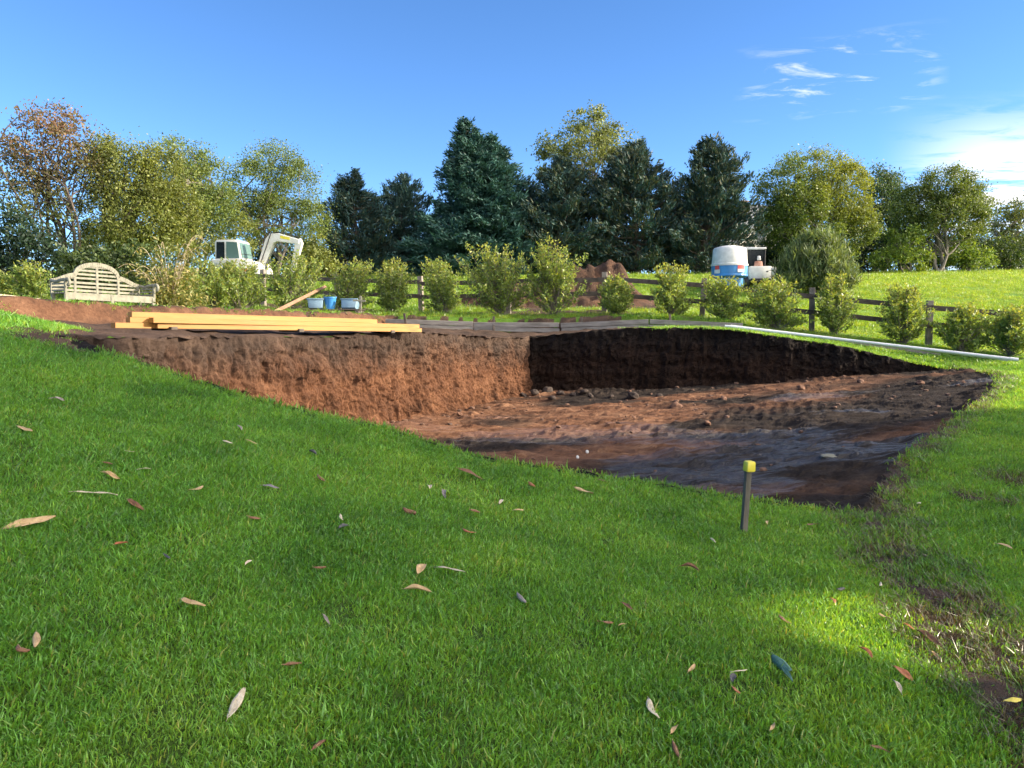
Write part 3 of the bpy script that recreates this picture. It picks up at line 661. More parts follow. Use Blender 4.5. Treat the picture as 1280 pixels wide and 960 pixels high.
# shrubs planted along the fence
G_SH = 'young shrubs planted along the fence'
SHR = [(12, 344, 379, 24, 20.5, 'pale green young shrub cut by the left picture edge'), (52, 328, 380, 20, 20.0, 'small shrub at the left end of the garden bench'),
    (232, 338, 388, 34, 20.5, 'yellowish shrub below the dry arching canes'), (303, 327, 388, 34, 22.0, 'dense shrub in front of the excavator tracks'),
    (366, 316, 390, 32, 22.5, 'shrub behind the leaning brown plank'), (431, 325, 384, 24, 23.0, 'shrub behind the blue bucket and pale tubs'),
    (491, 325, 396, 26, 22.6, 'shrub left of the fence post with a sunlit side'), (557, 324, 396, 28, 22.4, 'shrub right of the fence post with a sunlit side'),
    (627, 307, 396, 35, 22.0, 'left one of the two tallest fence shrubs'), (692, 304, 398, 34, 21.8, 'right one of the two tallest fence shrubs, with a bright right side'),
    (771, 346, 393, 24, 21.4, 'small shrub in front of the soil mound'), (838, 332, 398, 25, 21.1, 'bright tipped shrub left of the blue tank'),
    (906, 344, 404, 24, 20.8, 'shrub in front of the blue tank'), (969, 350, 410, 30, 20.4, 'wide shrub in front of the small white truck'),
    (1042, 344, 416, 30, 20.1, 'shrub in front of the wispy grey-green bush'), (1129, 356, 430, 28, 19.6, 'upright shrub in mid fence bay left of the rightmost post'),
    (1200, 380, 436, 26, 19.2, 'low open shrub right of the rightmost fence post'), (1264, 384, 447, 26, 18.8, 'shrub at the right picture edge by the end of the pipes'), (272, 326, 388, 26, 21.4, 'shrub hiding the rear of the excavator')]
for k, (px, t, b, hw, Y, lb) in enumerate(SHR):
    g = np.random.default_rng(200 + k); s = Y / F_PX; bx = (px - 640) * s; z0 = h1(bx, Y)
    root = empty('fence_shrub', (bx, Y, z0)); tag(root, lb, 'shrub', G_SH)
    Ht = at(px, t, Y).z - z0; hw *= s; st = MB(); PC, PD = [], []
    hw *= g.uniform(1.0, 1.16); ns = int(56 + hw * 60)
    lop = g.normal(size=2) * .12
    for i in range(ns):
        a = g.uniform(0, 6.283); u0 = g.random(); tz = Ht * (.16 + .84 * u0 ** .8) * g.uniform(.92, 1.06)
        prof = math.sqrt(max(.03, 1 - ((tz / Ht - .42) / .66) ** 2)); rr = hw * prof * math.sqrt(g.uniform(.12, 1.05)) * (1 + .3 * math.sin(2 * a + k * 1.7)) * (1 + .2 * math.sin(tz * 7 + k))
        tip = np.array([math.cos(a) * rr + lop[0] * tz, math.sin(a) * rr + lop[1] * tz, tz]); z1 = max(.02, tz - rr * g.uniform(.6, 1.5))
        c = bend((g.normal() * .04, g.normal() * .04, z1 * .35), tip, 5, g, .04)
        st.tube(c, [.010, .008, .006, .005, .003], 4, False)
        n = 54; u = g.uniform(.25, 1.04, n) ** .7; i0 = np.minimum((u * 4).astype(int), 3); q = c[i0] + (c[i0 + 1] - c[i0]) * (u * 4 - i0)[:, None]
        da = rdir(n, g) * [1, 1, .5] + [0, 0, .6]; PC.append(q + unit(da) * .055 + g.normal(size=(n, 3)) * .035); PD.append(da)
    P = np.concatenate(PC); D = np.concatenate(PD); m = len(P); ok = P[:, 2] > .02
    f = np.clip(P[:, 2:3] / Ht, 0, 1)
    lush = 1.3 + .5 * g.random()
    cl = palette(m, g, (.095, .14, .035), (.21, .25, .06), .35) * lush; tipm = (g.random((m, 1)) < f ** 3 * .6); cl = np.where(tipm, np.array([.30, .32, .08]) * g.uniform(.7, 1.1, (m, 1)), cl)
    leaves('foliage', P[ok], .095 * g.uniform(.6, 1.3, m)[ok], .042 * g.uniform(.7, 1.2, m)[ok], D[ok], rdir(m, g)[ok], cl[ok], GLOSS, root)
    st.build('stem', BARK_G, root, True)

# plant with dry arching canes right of the bench
cane = empty('cane_plant', (at(212, 385, 19).x, 19, h1(at(212, 385, 19).x, 19))); tag(cane, 'yellowed plant with long dry arching canes right of the bench', 'plant')
g = np.random.default_rng(301); cm = MB(); PC = []
CANE_M = surf('dry_cane', (.33, .26, .15), (.52, .43, .28), 8, .7)
for k in range(26):
    a = g.uniform(0, 6.283); l = g.uniform(.5, 1.2); hgt = g.uniform(.9, 2.0)
    pts = [np.array([math.cos(a) * l * u, math.sin(a) * l * u * .7, hgt * math.sin(min(u * 2.1, 2.6) * .95)]) for u in np.linspace(0, 1, 9)]
    cm.tube(pts, list(np.linspace(.013, .004, 9)), 5, False)
    P = np.array(pts); n = 40; i0 = g.integers(0, 8, n); PC.append(P[i0] + (P[i0 + 1] - P[i0]) * g.random((n, 1)) + g.normal(size=(n, 3)) * .07)
for k in range(700): PC.append((np.array([g.normal() * .42, g.normal() * .3, abs(g.normal()) * .45 + .05]) + g.normal(size=(4, 3)) * .06))
P = np.concatenate(PC); P = P[P[:, 2] > .03]; m = len(P)
leaves('foliage', P, .11 * g.uniform(.6, 1.3, m), .045 * g.uniform(.6, 1.3, m), rdir(m, g), rdir(m, g), palette(m, g, (.13, .15, .035), (.32, .26, .09), .4), LEAF, cane)
cm.build('cane', CANE_M, cane, True)

# the tall garden trees out of view to the right whose shade covers the lawn
SHX = 19.0
g = np.random.default_rng(400); cy, a, b = -.6, 11.5, 12.6
root = empty('shade_tree', (SHX, cy, h1(SHX, cy))); tag(root, 'tall dense garden tree shading the lawn from the right', 'tree')
n = 52000; q = rdir(n, g) * (g.random((n, 1)) ** .4)
P = np.stack([SHX + q[:, 0] * 3.6, cy + q[:, 1] * a, np.abs(q[:, 2]) * b + .1], -1)
P += .5 * np.stack([vnoise(P * .7, 5), vnoise(P * .7, 6), vnoise(P * .7, 7)], -1)
dS = np.array(sd_); eH = unit(np.cross([0, 0, 1.0], dS)); eV = np.cross(dS, eH)
def gap(P, hit_, ry, rv, grow):
    """size of a point relative to a gap between the boughs, looked at along the sun's rays"""
    v = P - np.array(hit_); return np.hypot((v @ eH) / (ry + grow), (v @ eV) / (rv + grow))
GAPS = [((1.88, 3.86, .0), .46, .19), ((2.2, 3.72, .0), .42, .19)]
big_ok = np.ones(n, bool); extra = []
for hit_, ry, rv in GAPS:
    big_ok &= gap(P, hit_, ry, rv, .42) > 1
    t = g.uniform(15, 21.5, 9000)[:, None]; w = np.stack([g.uniform(-1.1, 1.1, 9000), g.uniform(-.75, .75, 9000)], 1)
    extra.append(np.array(hit_) + dS * t * 1.07 + eH * w[:, :1] + eV * w[:, 1:])
E = np.concatenate(extra); eo = np.ones(len(E), bool)
for hit_, ry, rv in GAPS: eo &= gap(E, hit_, ry, rv, .05 + .05 * g.random(len(E))) > 1
E = E[eo]; P = P[big_ok]; m, me_n = len(P), len(E); PP = np.concatenate([P, E]); szl = np.concatenate([.62 * g.uniform(.6, 1.2, m), .17 * g.uniform(.6, 1.2, me_n)])
leaves('crown', PP - np.array(root.location), szl, szl * .65, rdir(m + me_n, g), rdir(m + me_n, g), palette(m + me_n, g, (.05, .09, .025), (.10, .15, .03), .3), LEAF, root)
t = MB(); t.tube(bend((0, 0, -.2), (0, 0, 9), 7, g, .3), list(np.linspace(.4, .12, 7)), 9)
for i in range(14):
    lp = bend((0, 0, g.uniform(2, 7)), (g.normal() * 1.6, g.normal() * a * .5, g.uniform(4, 9)), 15, g, .5)
    if min(gap(lp + np.array(root.location), hit_, ry, rv, .3).min() for hit_, ry, rv in GAPS) > 1: t.tube(lp, list(np.linspace(.14, .03, 15)), 5)
t.build('trunk', BARK_D, root, True)

# ------------------------------------------------------------------ grass
def grass_mat(name, c1, c2, c3, transl):
    m, nt, b = new_mat(name); oi = N(nt, 'ShaderNodeObjectInfo'); a = N(nt, 'ShaderNodeAttribute', attribute_name='col')
    g_ = N(nt, 'ShaderNodeNewGeometry'); pn = N(nt, 'ShaderNodeTexNoise', {'Vector': g_.outputs['Position'], 'Scale': 1.1, 'Detail': 4.0})
    f = N(nt, 'ShaderNodeMath', {0: oi.outputs['Random'], 1: .45, 2: 0}, operation='MULTIPLY_ADD').outputs[0]
    f = N(nt, 'ShaderNodeMath', {0: f, 1: N(nt, 'ShaderNodeMath', {0: pn.outputs['Fac'], 1: 1.3, 2: -.40}, operation='MULTIPLY_ADD').outputs[0]}, operation='ADD').outputs[0]
    c = ramp(nt, f, [(.1, c1), (.5, c2), (.95, c3)])
    c = N(nt, 'ShaderNodeMixRGB', {'Fac': 1.0, 'Color1': c, 'Color2': a.outputs['Color']}, blend_type='MULTIPLY').outputs[0]
    nt.links.new(c, b.inputs['Base Color']); b.inputs['Roughness'].default_value = .34; b.inputs['Specular IOR Level'].default_value = .6
    t = N(nt, 'ShaderNodeBsdfTranslucent', {'Color': N(nt, 'ShaderNodeMixRGB', {'Fac': 1.0, 'Color1': c, 'Color2': (2.0, 1.5, .4, 1)}, blend_type='MULTIPLY').outputs[0]})
    mx = N(nt, 'ShaderNodeMixShader', {'Fac': transl, 1: b.outputs[0], 2: t.outputs[0]})
    nt.links.new(mx.outputs[0], nt.nodes['Material Output'].inputs['Surface']); return m
def tuft_set(nm, count, blades, hgt, wid, spread, mat, g, lean=.55, dry=.06):
    c = bpy.data.collections.new(nm)
    for k in range(count):
        V, Fc, Cc = [], [], []
        for b in range(blades):
            a = g.uniform(0, 6.283); p = np.array([g.normal() * spread, g.normal() * spread, -.006]); h = hgt * (g.uniform(.35, 1.05) if g.random() < .9 else g.uniform(1.1, 1.5)); w = wid * g.uniform(.7, 1.25)
            ln = g.uniform(.1, 1) * lean * h; d = np.array([math.cos(a), math.sin(a), 0]); fa = g.uniform(0, 6.283); sv = np.array([math.cos(fa), math.sin(fa), 0]) * w * .5
            i = len(V); p1 = p + d * ln * .28 + [0, 0, h * .52]; p2 = p + d * ln + [0, 0, h * g.uniform(.72, 1)]
            V += [p - sv, p + sv, p1 + sv * .85, p1 - sv * .85, p2]
            Fc += [(i, i + 1, i + 2, i + 3), (i + 3, i + 2, i + 4, i + 4)]
            cc = np.array([1, 1, 1]) * g.uniform(.62, 1.5)
            if g.random() < dry: cc = np.array([2.6, 1.35, 2.0]) * g.uniform(.7, 1)
            elif g.random() < .25: cc = cc * [1.35, 1.15, .9]
            Cc += [cc * [.95, .8, .9], cc * [.95, .8, .9], cc, cc, cc * 1.08]
        me = bpy.data.meshes.new('grass_tuft'); me.from_pydata([tuple(v) for v in V], [], [f if len(set(f)) == 4 else f[:3] for f in Fc]); me.update()
        at_ = me.attributes.new('col', 'FLOAT_COLOR', 'POINT'); at_.data.foreach_set('color', np.concatenate([np.array(Cc), np.ones((len(Cc), 1))], 1).astype(np.float32).ravel())
        me.materials.append(mat); o = bpy.data.objects.new('grass_tuft', me); c.objects.link(o)
    return c
def scatter(name, P, rot, scl, coll, label):
    me = bpy.data.meshes.new(name); me.vertices.add(len(P)); me.vertices.foreach_set('co', P.astype(np.float32).ravel())
    a = me.attributes.new('rot', 'FLOAT_VECTOR', 'POINT'); a.data.foreach_set('vector', rot.astype(np.float32).ravel())
    a = me.attributes.new('scl', 'FLOAT', 'POINT'); a.data.foreach_set('value', scl.astype(np.float32))
    o = link(name, me); ng = bpy.data.node_groups.new(name, 'GeometryNodeTree')
    ng.interface.new_socket('Geometry', in_out='INPUT', socket_type='NodeSocketGeometry'); ng.interface.new_socket('Geometry', in_out='OUTPUT', socket_type='NodeSocketGeometry')
    gi, go = ng.nodes.new('NodeGroupInput'), ng.nodes.new('NodeGroupOutput'); ip = ng.nodes.new('GeometryNodeInstanceOnPoints'); ci = ng.nodes.new('GeometryNodeCollectionInfo')
    ci.inputs['Collection'].default_value = coll; ci.inputs['Separate Children'].default_value = True; ci.inputs['Reset Children'].default_value = True
    ip.inputs['Pick Instance'].default_value = True
    def na(nm, t): n = ng.nodes.new('GeometryNodeInputNamedAttribute'); n.data_type = t; n.inputs['Name'].default_value = nm; return n.outputs[0]
    L = ng.links.new; L(gi.outputs[0], ip.inputs['Points']); L(ci.outputs[0], ip.inputs['Instance']); L(na('rot', 'FLOAT_VECTOR'), ip.inputs['Rotation']); L(na('scl', 'FLOAT'), ip.inputs['Scale']); L(ip.outputs[0], go.inputs[0])
    md = o.modifiers.new('scatter', 'NODES'); md.node_group = ng
    return tag(o, label, 'grass', kind='stuff')
g = np.random.default_rng(500)
LAWN_M = grass_mat('lawn_blades', (.065, .185, .028), (.125, .300, .042), (.205, .37, .060), .45)
FIELD_M = grass_mat('field_blades', (.09, .205, .022), (.135, .265, .03), (.21, .31, .06), .5)
lawn_c = tuft_set('lawn_patches', 10, 215, .038, .0056, .075, LAWN_M, g, .95, .05)
DRY_M = grass_mat('dead_grass', (.035, .034, .014), (.085, .075, .032), (.17, .145, .07), .2)
dry_c = tuft_set('dead_tufts', 5, 14, .05, .004, .03, DRY_M, g, 2.2, 0)
edge_c = tuft_set('lawn_tufts', 7, 16, .041, .0060, .020, LAWN_M, g, .85, .12)
field_c = tuft_set('field_tufts', 6, 60, .12, .010, .17, FIELD_M, g, .6)
def lawn_points(n, x0, x1, y0, y1, dens):
    X = g.uniform(x0, x1, n); Y = g.uniform(y0, y1, n)
    ok = (np.abs(X) < .80 * Y + 1.9) & ~inside(X, Y, POLY); X, Y = X[ok], Y[ok]
    front = inside(X, Y, np.array(FRONT + [(3.2, 6.4), (14, 6.4), (14, 0), (-14, 0), (-14, 9.0), (-9, 9.9), (-7.4, 10.6), (-6.4, 10.0), (-5.1, 9.15)]))
    rgt = (X > 2.9) & (Y < 17.5) & (seg_sd(X, Y, RIGHT) < 0)
    rim = (X > 2.8) & (Y > 16.8) & (Y < 21) 
    keep_ = (front | rgt | rim) & (g.random(len(X)) < dens(Y)); X, Y = X[keep_], Y[keep_]
    return X, Y, soil(X, Y)
def lay(name, X, Y, sc, coll, label, tilt):
    n = len(X); e = .06; sx = (H(X + e, Y) - H(X - e, Y)) / (2 * e); sy = (H(X, Y + e) - H(X, Y - e)) / (2 * e)
    P = np.stack([X, Y, H(X, Y)], -1)
    rot = np.stack([np.arctan(sy) + g.normal(size=n) * tilt, -np.arctan(sx) + g.normal(size=n) * tilt, 0 * X], -1)
    scatter(name, P, rot, sc * g.uniform(.8, 1.2, n) * (1 + .14 * fbm(xyz(X * 1.6, Y * 1.6), 2, 91)), coll, label); print(name, n)
X, Y, s_ = lawn_points(48000, -9, 13.5, 1.2, 17.5, lambda y: np.clip(4.6 / np.maximum(y, 1.5), .22, 1.0))
pd_ = pdist(X, Y, FRONT + RIGHT[1:])
ok = (s_ < .15) & (pd_ > .12); lay('lawn_grass', X[ok], Y[ok], 1 + .06 * np.maximum(Y[ok] - 3, 0), lawn_c, 'short green lawn grass covering the foreground slope', .04)
X, Y, s_ = lawn_points(330000, -9, 13.5, 1.6, 20.9, lambda y: np.clip(4.0 / np.maximum(y, 1.5), .2, 1.0))
pd_ = pdist(X, Y, FRONT + RIGHT[1:])
ok = (((s_ > .05) | (pd_ < .3) | (Y > 17.3))) & (g.random(len(X)) < np.clip(1.1 - s_ * 1.0, .10, 1)); lay('edge_grass', X[ok], Y[ok], (1 + .05 * np.maximum(Y[ok] - 3, 0)) * (1 + .55 * (pd_[ok] < .10) * g.random(ok.sum())), edge_c, 'ragged grass along the worn strip and the edge of the cut', .22)
wx, wy, _ = path_pts(STEP_PATH[1:6], .012); jj = g.random(len(wx)) < .22; wx, wy = wx[jj] - g.uniform(.0, .42, jj.sum()), wy[jj] + g.uniform(.0, .22, jj.sum())
lay('bank_weeds', wx, wy, g.uniform(.9, 1.9, len(wx)), edge_c, 'scattered weeds growing along the top of the scraped soil bank', .3)
ok = (pdist(X, Y, TRACK) < .36 + .12 * fbm(xyz(X * 4, Y * 4), 2, 95)) | (pdist(X, Y, RIGHT) < .3) | ((s_ > .1) & (X > 3) & (Y < 9)); ok &= g.random(len(X)) < .5; lay('dead_grass', X[ok], Y[ok], 1 + .05 * np.maximum(Y[ok] - 3, 0), dry_c, 'matted straw-coloured dead grass on the dark worn strip', .25)
n = 60000; Y = 19.5 + 42 * g.random(n) ** 1.25; X = g.uniform(-1, 1, n) * (.76 * Y + 2)
sdv = seg_sd(X, Y, STEP_PATH); ok = (sdv > .15) & (g.random(n) > soil(X, Y) * 1.02); X, Y = X[ok], Y[ok]; n = len(X)
P = np.stack([X, Y, H(X, Y)], -1); rot = np.stack([g.normal(size=n) * .2, g.normal(size=n) * .2, g.uniform(0, 6.283, n)], -1)
scatter('field_grass', P, rot, g.uniform(.4, 1.1, n) * (1 + .35 * fbm(xyz(X * .4, Y * .4), 2, 93)) * (.8 + .018 * (Y - 20)), field_c, 'sunlit yellow-green grass of the field beyond the fence')
# ------------------------------------------------------------------ things
def hit(px, py, y0=1.2, y1=26.0, hf=H):
    """where the ray through a pixel meets the ground"""
    Ys = np.linspace(y0, y1, 1500); a, b = at(px, py, 1.0), at(px, py, 2.0); d = b - a
    X = a.x + d.x * (Ys - 1); Z = a.z + d.z * (Ys - 1); G = hf(X, Ys); i = np.argmax(Z <= G)
    return Vector((X[i], Ys[i], G[i]))
WOOD_GREY = surf('weathered_wood', (.15, .12, .10), (.27, .235, .20), 7, .85, (1, 1, 1), .3)
WOOD_DARK = surf('stained_rail', (.05, .036, .028), (.10, .078, .062), 7, .8, (1, 1, 1), .25)
SLEEPER = surf('grey_sleeper', (.13, .115, .10), (.26, .235, .21), 5, .9, (.4, 1, 3), .4, c3=(.33, .30, .26))
PINE = surf('fresh_pine', (.26, .118, .022), (.34, .165, .036), 5, .6, (.12, 1, 1), .3, c3=(.15, .07, .02))
BENCHW = surf('silvered_teak', (.14, .135, .105), (.23, .22, .17), 10, .8, (1, 1, 1), .3, c3=(.17, .17, .145))
PVC = surf('white_pvc', (.55, .56, .58), (.66, .67, .68), 4, .35, (1, 1, 1), 0)
WHITE = surf('white_paint', (.52, .50, .46), (.68, .67, .64), 3, .45, (1, 1, 1), .05, c3=(.44, .40, .34))
BLUE = surf('blue_plastic', (.03, .17, .42), (.045, .23, .52), 3, .4, (1, 1, 1), .05)
PALEB = surf('pale_blue_plastic', (.13, .22, .30), (.20, .30, .38), 3, .5, (1, 1, 1), .05)
CREAM = surf('cream_plastic', (.46, .46, .43), (.62, .61, .58), 4, .5, (1, 1, 1), .05)
BLACK = surf('black_rubber', (.015, .015, .016), (.035, .034, .033), 8, .75, (1, 1, 1), .2)
STEEL = surf('dull_steel', (.12, .12, .12), (.25, .25, .25), 8, .4, (1, 1, 1), .1, metallic=.7)
RED = surf('red_sticker', (.50, .03, .03), (.62, .06, .05), 4, .5, (1, 1, 1), 0)
SEAT = surf('faded_seat', (.30, .13, .08), (.50, .30, .22), 9, .7)
ORANGE = surf('orange_cover', (.55, .16, .06), (.65, .22, .10), 4, .7, (1, 1, 1), 0)
YELLOW = surf('yellow_plastic', (.68, .56, .04), (.78, .66, .08), 6, .45, (1, 1, 1), .05)
PEG = surf('grey_peg_wood', (.08, .068, .052), (.17, .15, .115), 14, .85, (1, 1, .2), .4)
CLOD = surf('clod_soil', (.022, .015, .012), (.055, .036, .027), 14, .95, (1, 1, 1), .6)
CLODM = surf('crumb_soil', (.06, .034, .024), (.17, .09, .055), 3, .95, (1, 1, 1), .4)
CLODR = surf('red_clod_soil', (.09, .044, .027), (.18, .09, .053), 14, .95, (1, 1, 1), .6)
def glass(name, c, r=.08):
    m, nt, b = new_mat(name); b.inputs['Base Color'].default_value = (*c, 1); b.inputs['Roughness'].default_value = r; b.inputs['Specular IOR Level'].default_value = .6
    nt.links.new(N(nt, 'ShaderNodeMapRange', {0: noise_tex(nt, 5, 3, .5, coords(nt)), 3: r, 4: r + .15}).outputs[0], b.inputs['Roughness']); return m
GLASS = glass('tinted_glass', (.10, .17, .16)); GLASSD = glass('dark_glass', (.012, .016, .02))

# peg with yellow cap
p = hit(931, 667); s = p.y / F_PX; k = 1 / math.cos(math.atan(abs(931 - 640) / F_PX))
hgt = 93 * s
peg = empty('survey_peg', p); tag(peg, 'grey wooden peg with yellow cap standing at the lawn edge', 'peg')
m = MB(); m.box((0, 0, hgt * .44 - .05), (.044, .038, hgt * .88 + .1), (R(1), R(2.2), R(14)), .004); m.build('post', PEG, peg)
m = MB(); m.box((.021, 0, hgt - .04), (.074, .074, .080), (R(1), R(2.2), R(14)), .012, (.93, .93)); m.build('cap', YELLOW, peg, True)

# fence
fence = empty('post_and_rail_fence', (0, 0, 0)); tag(fence, 'dark post and rail fence running behind the row of shrubs', 'fence')
fx = lambda x: 23.33 - .30 * x
posts = [10.97 + 2.8 * i for i in range(3)] + [8.2, 5.42, 2.72, -.1, -2.88, -5.7, -8.4, -11.0, -13.6]; posts = sorted(posts)
g = np.random.default_rng(600)
fbase = {}
for x in posts:
    y = fx(x); z = h1(x, y); fbase[x] = (y, z); t = 1.20 + g.normal() * .02; m = MB()
    m.box((x, y, z + t / 2 - .15), (.15, .13, t + .3), (R(g.normal() * 1.2), R(g.normal() * 1.2), R(-16 + g.normal() * 3)), .008); m.build('post', WOOD_GREY, fence)
for a, b in zip(posts, posts[1:]):
    for zr in (.98, .55):
        pa, pb = Vector((a, fbase[a][0] - .09, fbase[a][1] + zr + g.normal() * .012)), Vector((b, fbase[b][0] - .09, fbase[b][1] + zr + g.normal() * .012)); d = pb - pa
        m = MB(); m.box((pa + pb) / 2, (d.length - .02, .04, .13), (0, -math.asin(d.z / d.length), math.atan2(d.y, d.x)), .004); m.build('rail', WOOD_DARK, fence)

# sleepers edging the garden bed
edge = empty('timber_edging', (0, 0, 0)); tag(edge, 'low grey sleeper edging along the garden bed in front of the shrubs', 'edging')
ex, ey, es = path_pts([(-3.45, 20.85), (0, 20.93), (5.3, 20.13), (12.4, 18.55)], .05)
pos = 0.0; i = 0
while pos + 2.3 < es[-1]:
    ia, ib = np.searchsorted(es, pos), np.searchsorted(es, pos + 2.37)
    a, b = Vector((ex[ia], ey[ia], 0)), Vector((ex[ib], ey[ib], 0)); d = b - a
    far = a.x > 5.0
    za = h1(a.x, a.y - .25) ; zb = h1(b.x, b.y - .25); hh = .11 if far else .13
    for lay in range(1 if far else 2):
        m = MB(); m.box(((a + b) / 2) + Vector((g.normal() * .01, -.04 - .012 * lay, (za + zb) / 2 + hh * (lay + .40))), (d.length - .012, .09, hh - .006), (0, -math.atan2(zb - za, d.length) + g.normal() * .006, math.atan2(d.y, d.x)), .008); m.build('sleeper', SLEEPER, edge)
    if not far:
        m = MB(); m.box(a + Vector((.55, -.115, za + .16)), (.06, .045, .46), (R(g.normal() * 3), R(g.normal() * 4), 0), .004); m.build('peg', WOOD_DARK, edge)
    pos += 2.38; i += 1

# pale board edging the scraped bank at left
a, b = at(-30, 374, 10.9), at(118, 384, 14.2); a.z = h1(a.x - .5, a.y + .25) + .02; b.z = h1(b.x - .4, b.y + .2) + .03; a.x -= .35; b.x -= .3
m = MB(); m.box((a + b) / 2, ((b - a).length, .03, .05), (0, -math.asin((b - a).normalized().z), math.atan2((b - a).y, (b - a).x)), .003)
tag(m.build('edging_board', surf('pale_board', (.45, .33, .25), (.58, .45, .36), 6, .8)), 'thin pale board along the top of the scraped bank at far left', 'board')

# white pipes
pa, pb = at(906, 408.5, 19.6), at(1272, 450.5, 17.4)
for j, (o, ra, lb) in enumerate(((0, .036, 'front one of the two white plastic pipes lying above the cut'), (.09, .036, 'rear one of the two white plastic pipes lying above the cut'))):
    pts = []
    sh = .35 if j else 0
    for u in np.linspace(0, 1, 24):
        q = pa.lerp(pb, u); q = q + Vector((sh * (.5 - u), o, 0)); q.z = max(h1(q.x, q.y) + ra + .015, 0); q.z = pa.lerp(pb, u).z + ra * .5; pts.append(q)
    zs = np.array([q.z for q in pts]); zf = zs
    for q, z in zip(pts, zf): q.z = z
    me_ = MB(); me_.tube(pts, ra, 14); root = empty('white_pipe', pts[0]); tag(root, lb, 'pipe', 'white pipes along the cut')
    me_.build('pipe_barrel', PVC, root, True, Matrix.Translation(-pts[0]))
    d = (pts[-1] - pts[-2]).normalized(); q = pts[-1]
    me_ = MB(); me_.tube([q - d * .16 - pts[0], q + d * .01 - pts[0]], ra * 1.16, 14); me_.build('socket', PVC, root, True)

# stacked timber on the platform left of the pit
A0, B0 = at(168, 408, 9.9), at(505, 416, 13.9)
ax = (B0 - A0); yaw = math.atan2(ax.y, ax.x); fw = Vector((math.cos(yaw), math.sin(yaw), 0)); sdv_ = Vector((-fw.y, fw.x, 0))
zA, zB = 1.50, 1.385
# (row from front, layer from ground, start offset, length, label)
TB = [(0, 0, .30, 5.05, 'front bottom pine beam of the stack on the pit edge'), (1, 0, -.22, 5.0, 'second bottom pine beam, its dark end jutting out leftmost'), (2, 0, -.12, 5.0, 'third bottom pine beam inside the stack'), (3, 0, .4, 5.0, 'rear bottom pine beam of the stack'),
      (0, 1, .22, 5.1, 'front middle pine beam of the stack, reaching furthest right'), (1, 1, -.02, 4.7, 'second middle pine beam inside the stack'), (2, 1, .3, 4.9, 'rear middle pine beam of the stack'),
      (1, 2, .02, 4.2, 'front upper pine beam of the stack'), (2, 2, .15, 4.3, 'rear upper pine beam of the stack'), (3, 2, 1.7, 2.9, 'short pine beam lying on the back of the stack')]
bw, bh = .115, .070
for j, (r_, l_, off, ln, lb) in enumerate(TB):
    c = A0 + fw * (off + ln / 2) + sdv_ * (r_ * (bw + .008) + g.normal() * .004); zc = zA + (zB - zA) * ((off + ln / 2) / 5.2)
    m = MB(); m.box((0, 0, 0), (ln, bw, bh), (0, 0, 0), .003)
    o = m.build('timber_beam', PINE); o.location = (c.x, c.y, zc + bh / 2 + l_ * (bh + .002) - .005); o.rotation_euler = (0, math.atan2(zA - zB, 5.2) + g.normal() * .001, yaw + g.normal() * .009)
    tag(o, lb, 'timber', 'pine beams stacked beside the pit')
for j, u in enumerate((.5, 2.6, 4.6)):
    c = A0 + fw * u + sdv_ * .17; m = MB(); m.box((0, 0, 0), (.09, .52, .05), (0, 0, 0), .003); o = m.build('bearer', WOOD_DARK); o.location = (c.x, c.y, zA + (zB - zA) * u / 5.2 - .006); o.rotation_euler = (0, 0, yaw)
    tag(o, ('short bearer block under the near end of the beams', 'short bearer block under the middle of the beams', 'short bearer block under the far end of the beams')[j], 'bearer', 'bearers under the stack')

# leaning plank and the clutter behind the timber
a, b = at(342, 402, 18.6), at(407, 358, 24.0); a.z = h1(a.x, a.y); d = b - a
m = MB(); m.box((a + b) / 2, (d.length, .09, .035), (R(35), -math.asin(d.z / d.length), math.atan2(d.y, d.x)), .003)
tag(m.build('leaning_plank', surf('brown_plank', (.20, .11, .06), (.30, .18, .11), 7, .8)), 'long brown plank leaning up against the fence', 'plank')
def tub(px, py, Y, w, h_, d_, mat, name, lb, cat, tilt=0, rz=0):
    q = at(px, py, Y); z = h1(q.x, q.y) + .13; o = empty(name, (q.x, q.y, z), rz); o.rotation_euler = (R(tilt), 0, rz); tag(o, lb, cat)
    m = MB(); m.box((0, 0, h_ / 2), (w * .84, d_ * .84, h_), (0, 0, 0), .02, (1.16, 1.16)); m.build('shell', mat, o, True)
    m = MB(); m.box((0, 0, h_ - .015), (w * 1.06, d_ * 1.06, .035), (0, 0, 0), .01); m.build('rim', mat, o, True)
    return o
tub(395, 388, 20.6, .42, .26, .34, PALEB, 'storage_tub', 'pale blue plastic tub left of the blue bucket', 'tub', -6, .1)
tub(437, 388, 20.6, .46, .26, .30, PALEB, 'storage_tub', 'pale blue plastic tub tilted back right of the blue bucket', 'tub', -24, -.12)
q = at(413, 386, 20.7); bk = empty('bucket', (q.x, q.y, h1(q.x, q.y) + .13)); tag(bk, 'bright blue bucket between two pale tubs behind the timber', 'bucket')
m = MB(); m.lathe([(.12, 0), (.16, .29), (.174, .295), (.174, .33), (.147, .33), (.11, .03)], 20); m.build('shell', BLUE, bk, True)
m = MB(); m.tube([(-.17 * math.cos(u), .02, .31 + .10 * math.sin(u)) for u in np.linspace(0, math.pi, 12)], .006, 6); m.build('handle', STEEL, bk, True)
q = at(418, 396, 20.5); pl = empty('pallet', (q.x, q.y, h1(q.x, q.y)), .03); tag(pl, 'low dark pallet carrying the blue bucket and the pale tubs', 'pallet')
for j in range(6): m = MB(); m.box((0, -.42 + j * .165, .115), (1.55, .11, .025), (0, 0, 0), .003); m.build('board', WOOD_DARK, pl)
for j in (-.68, 0, .68): m = MB(); m.box((j, 0, .045), (.09, .95, .11), (0, 0, 0), .003); m.build('bearer', WOOD_DARK, pl)
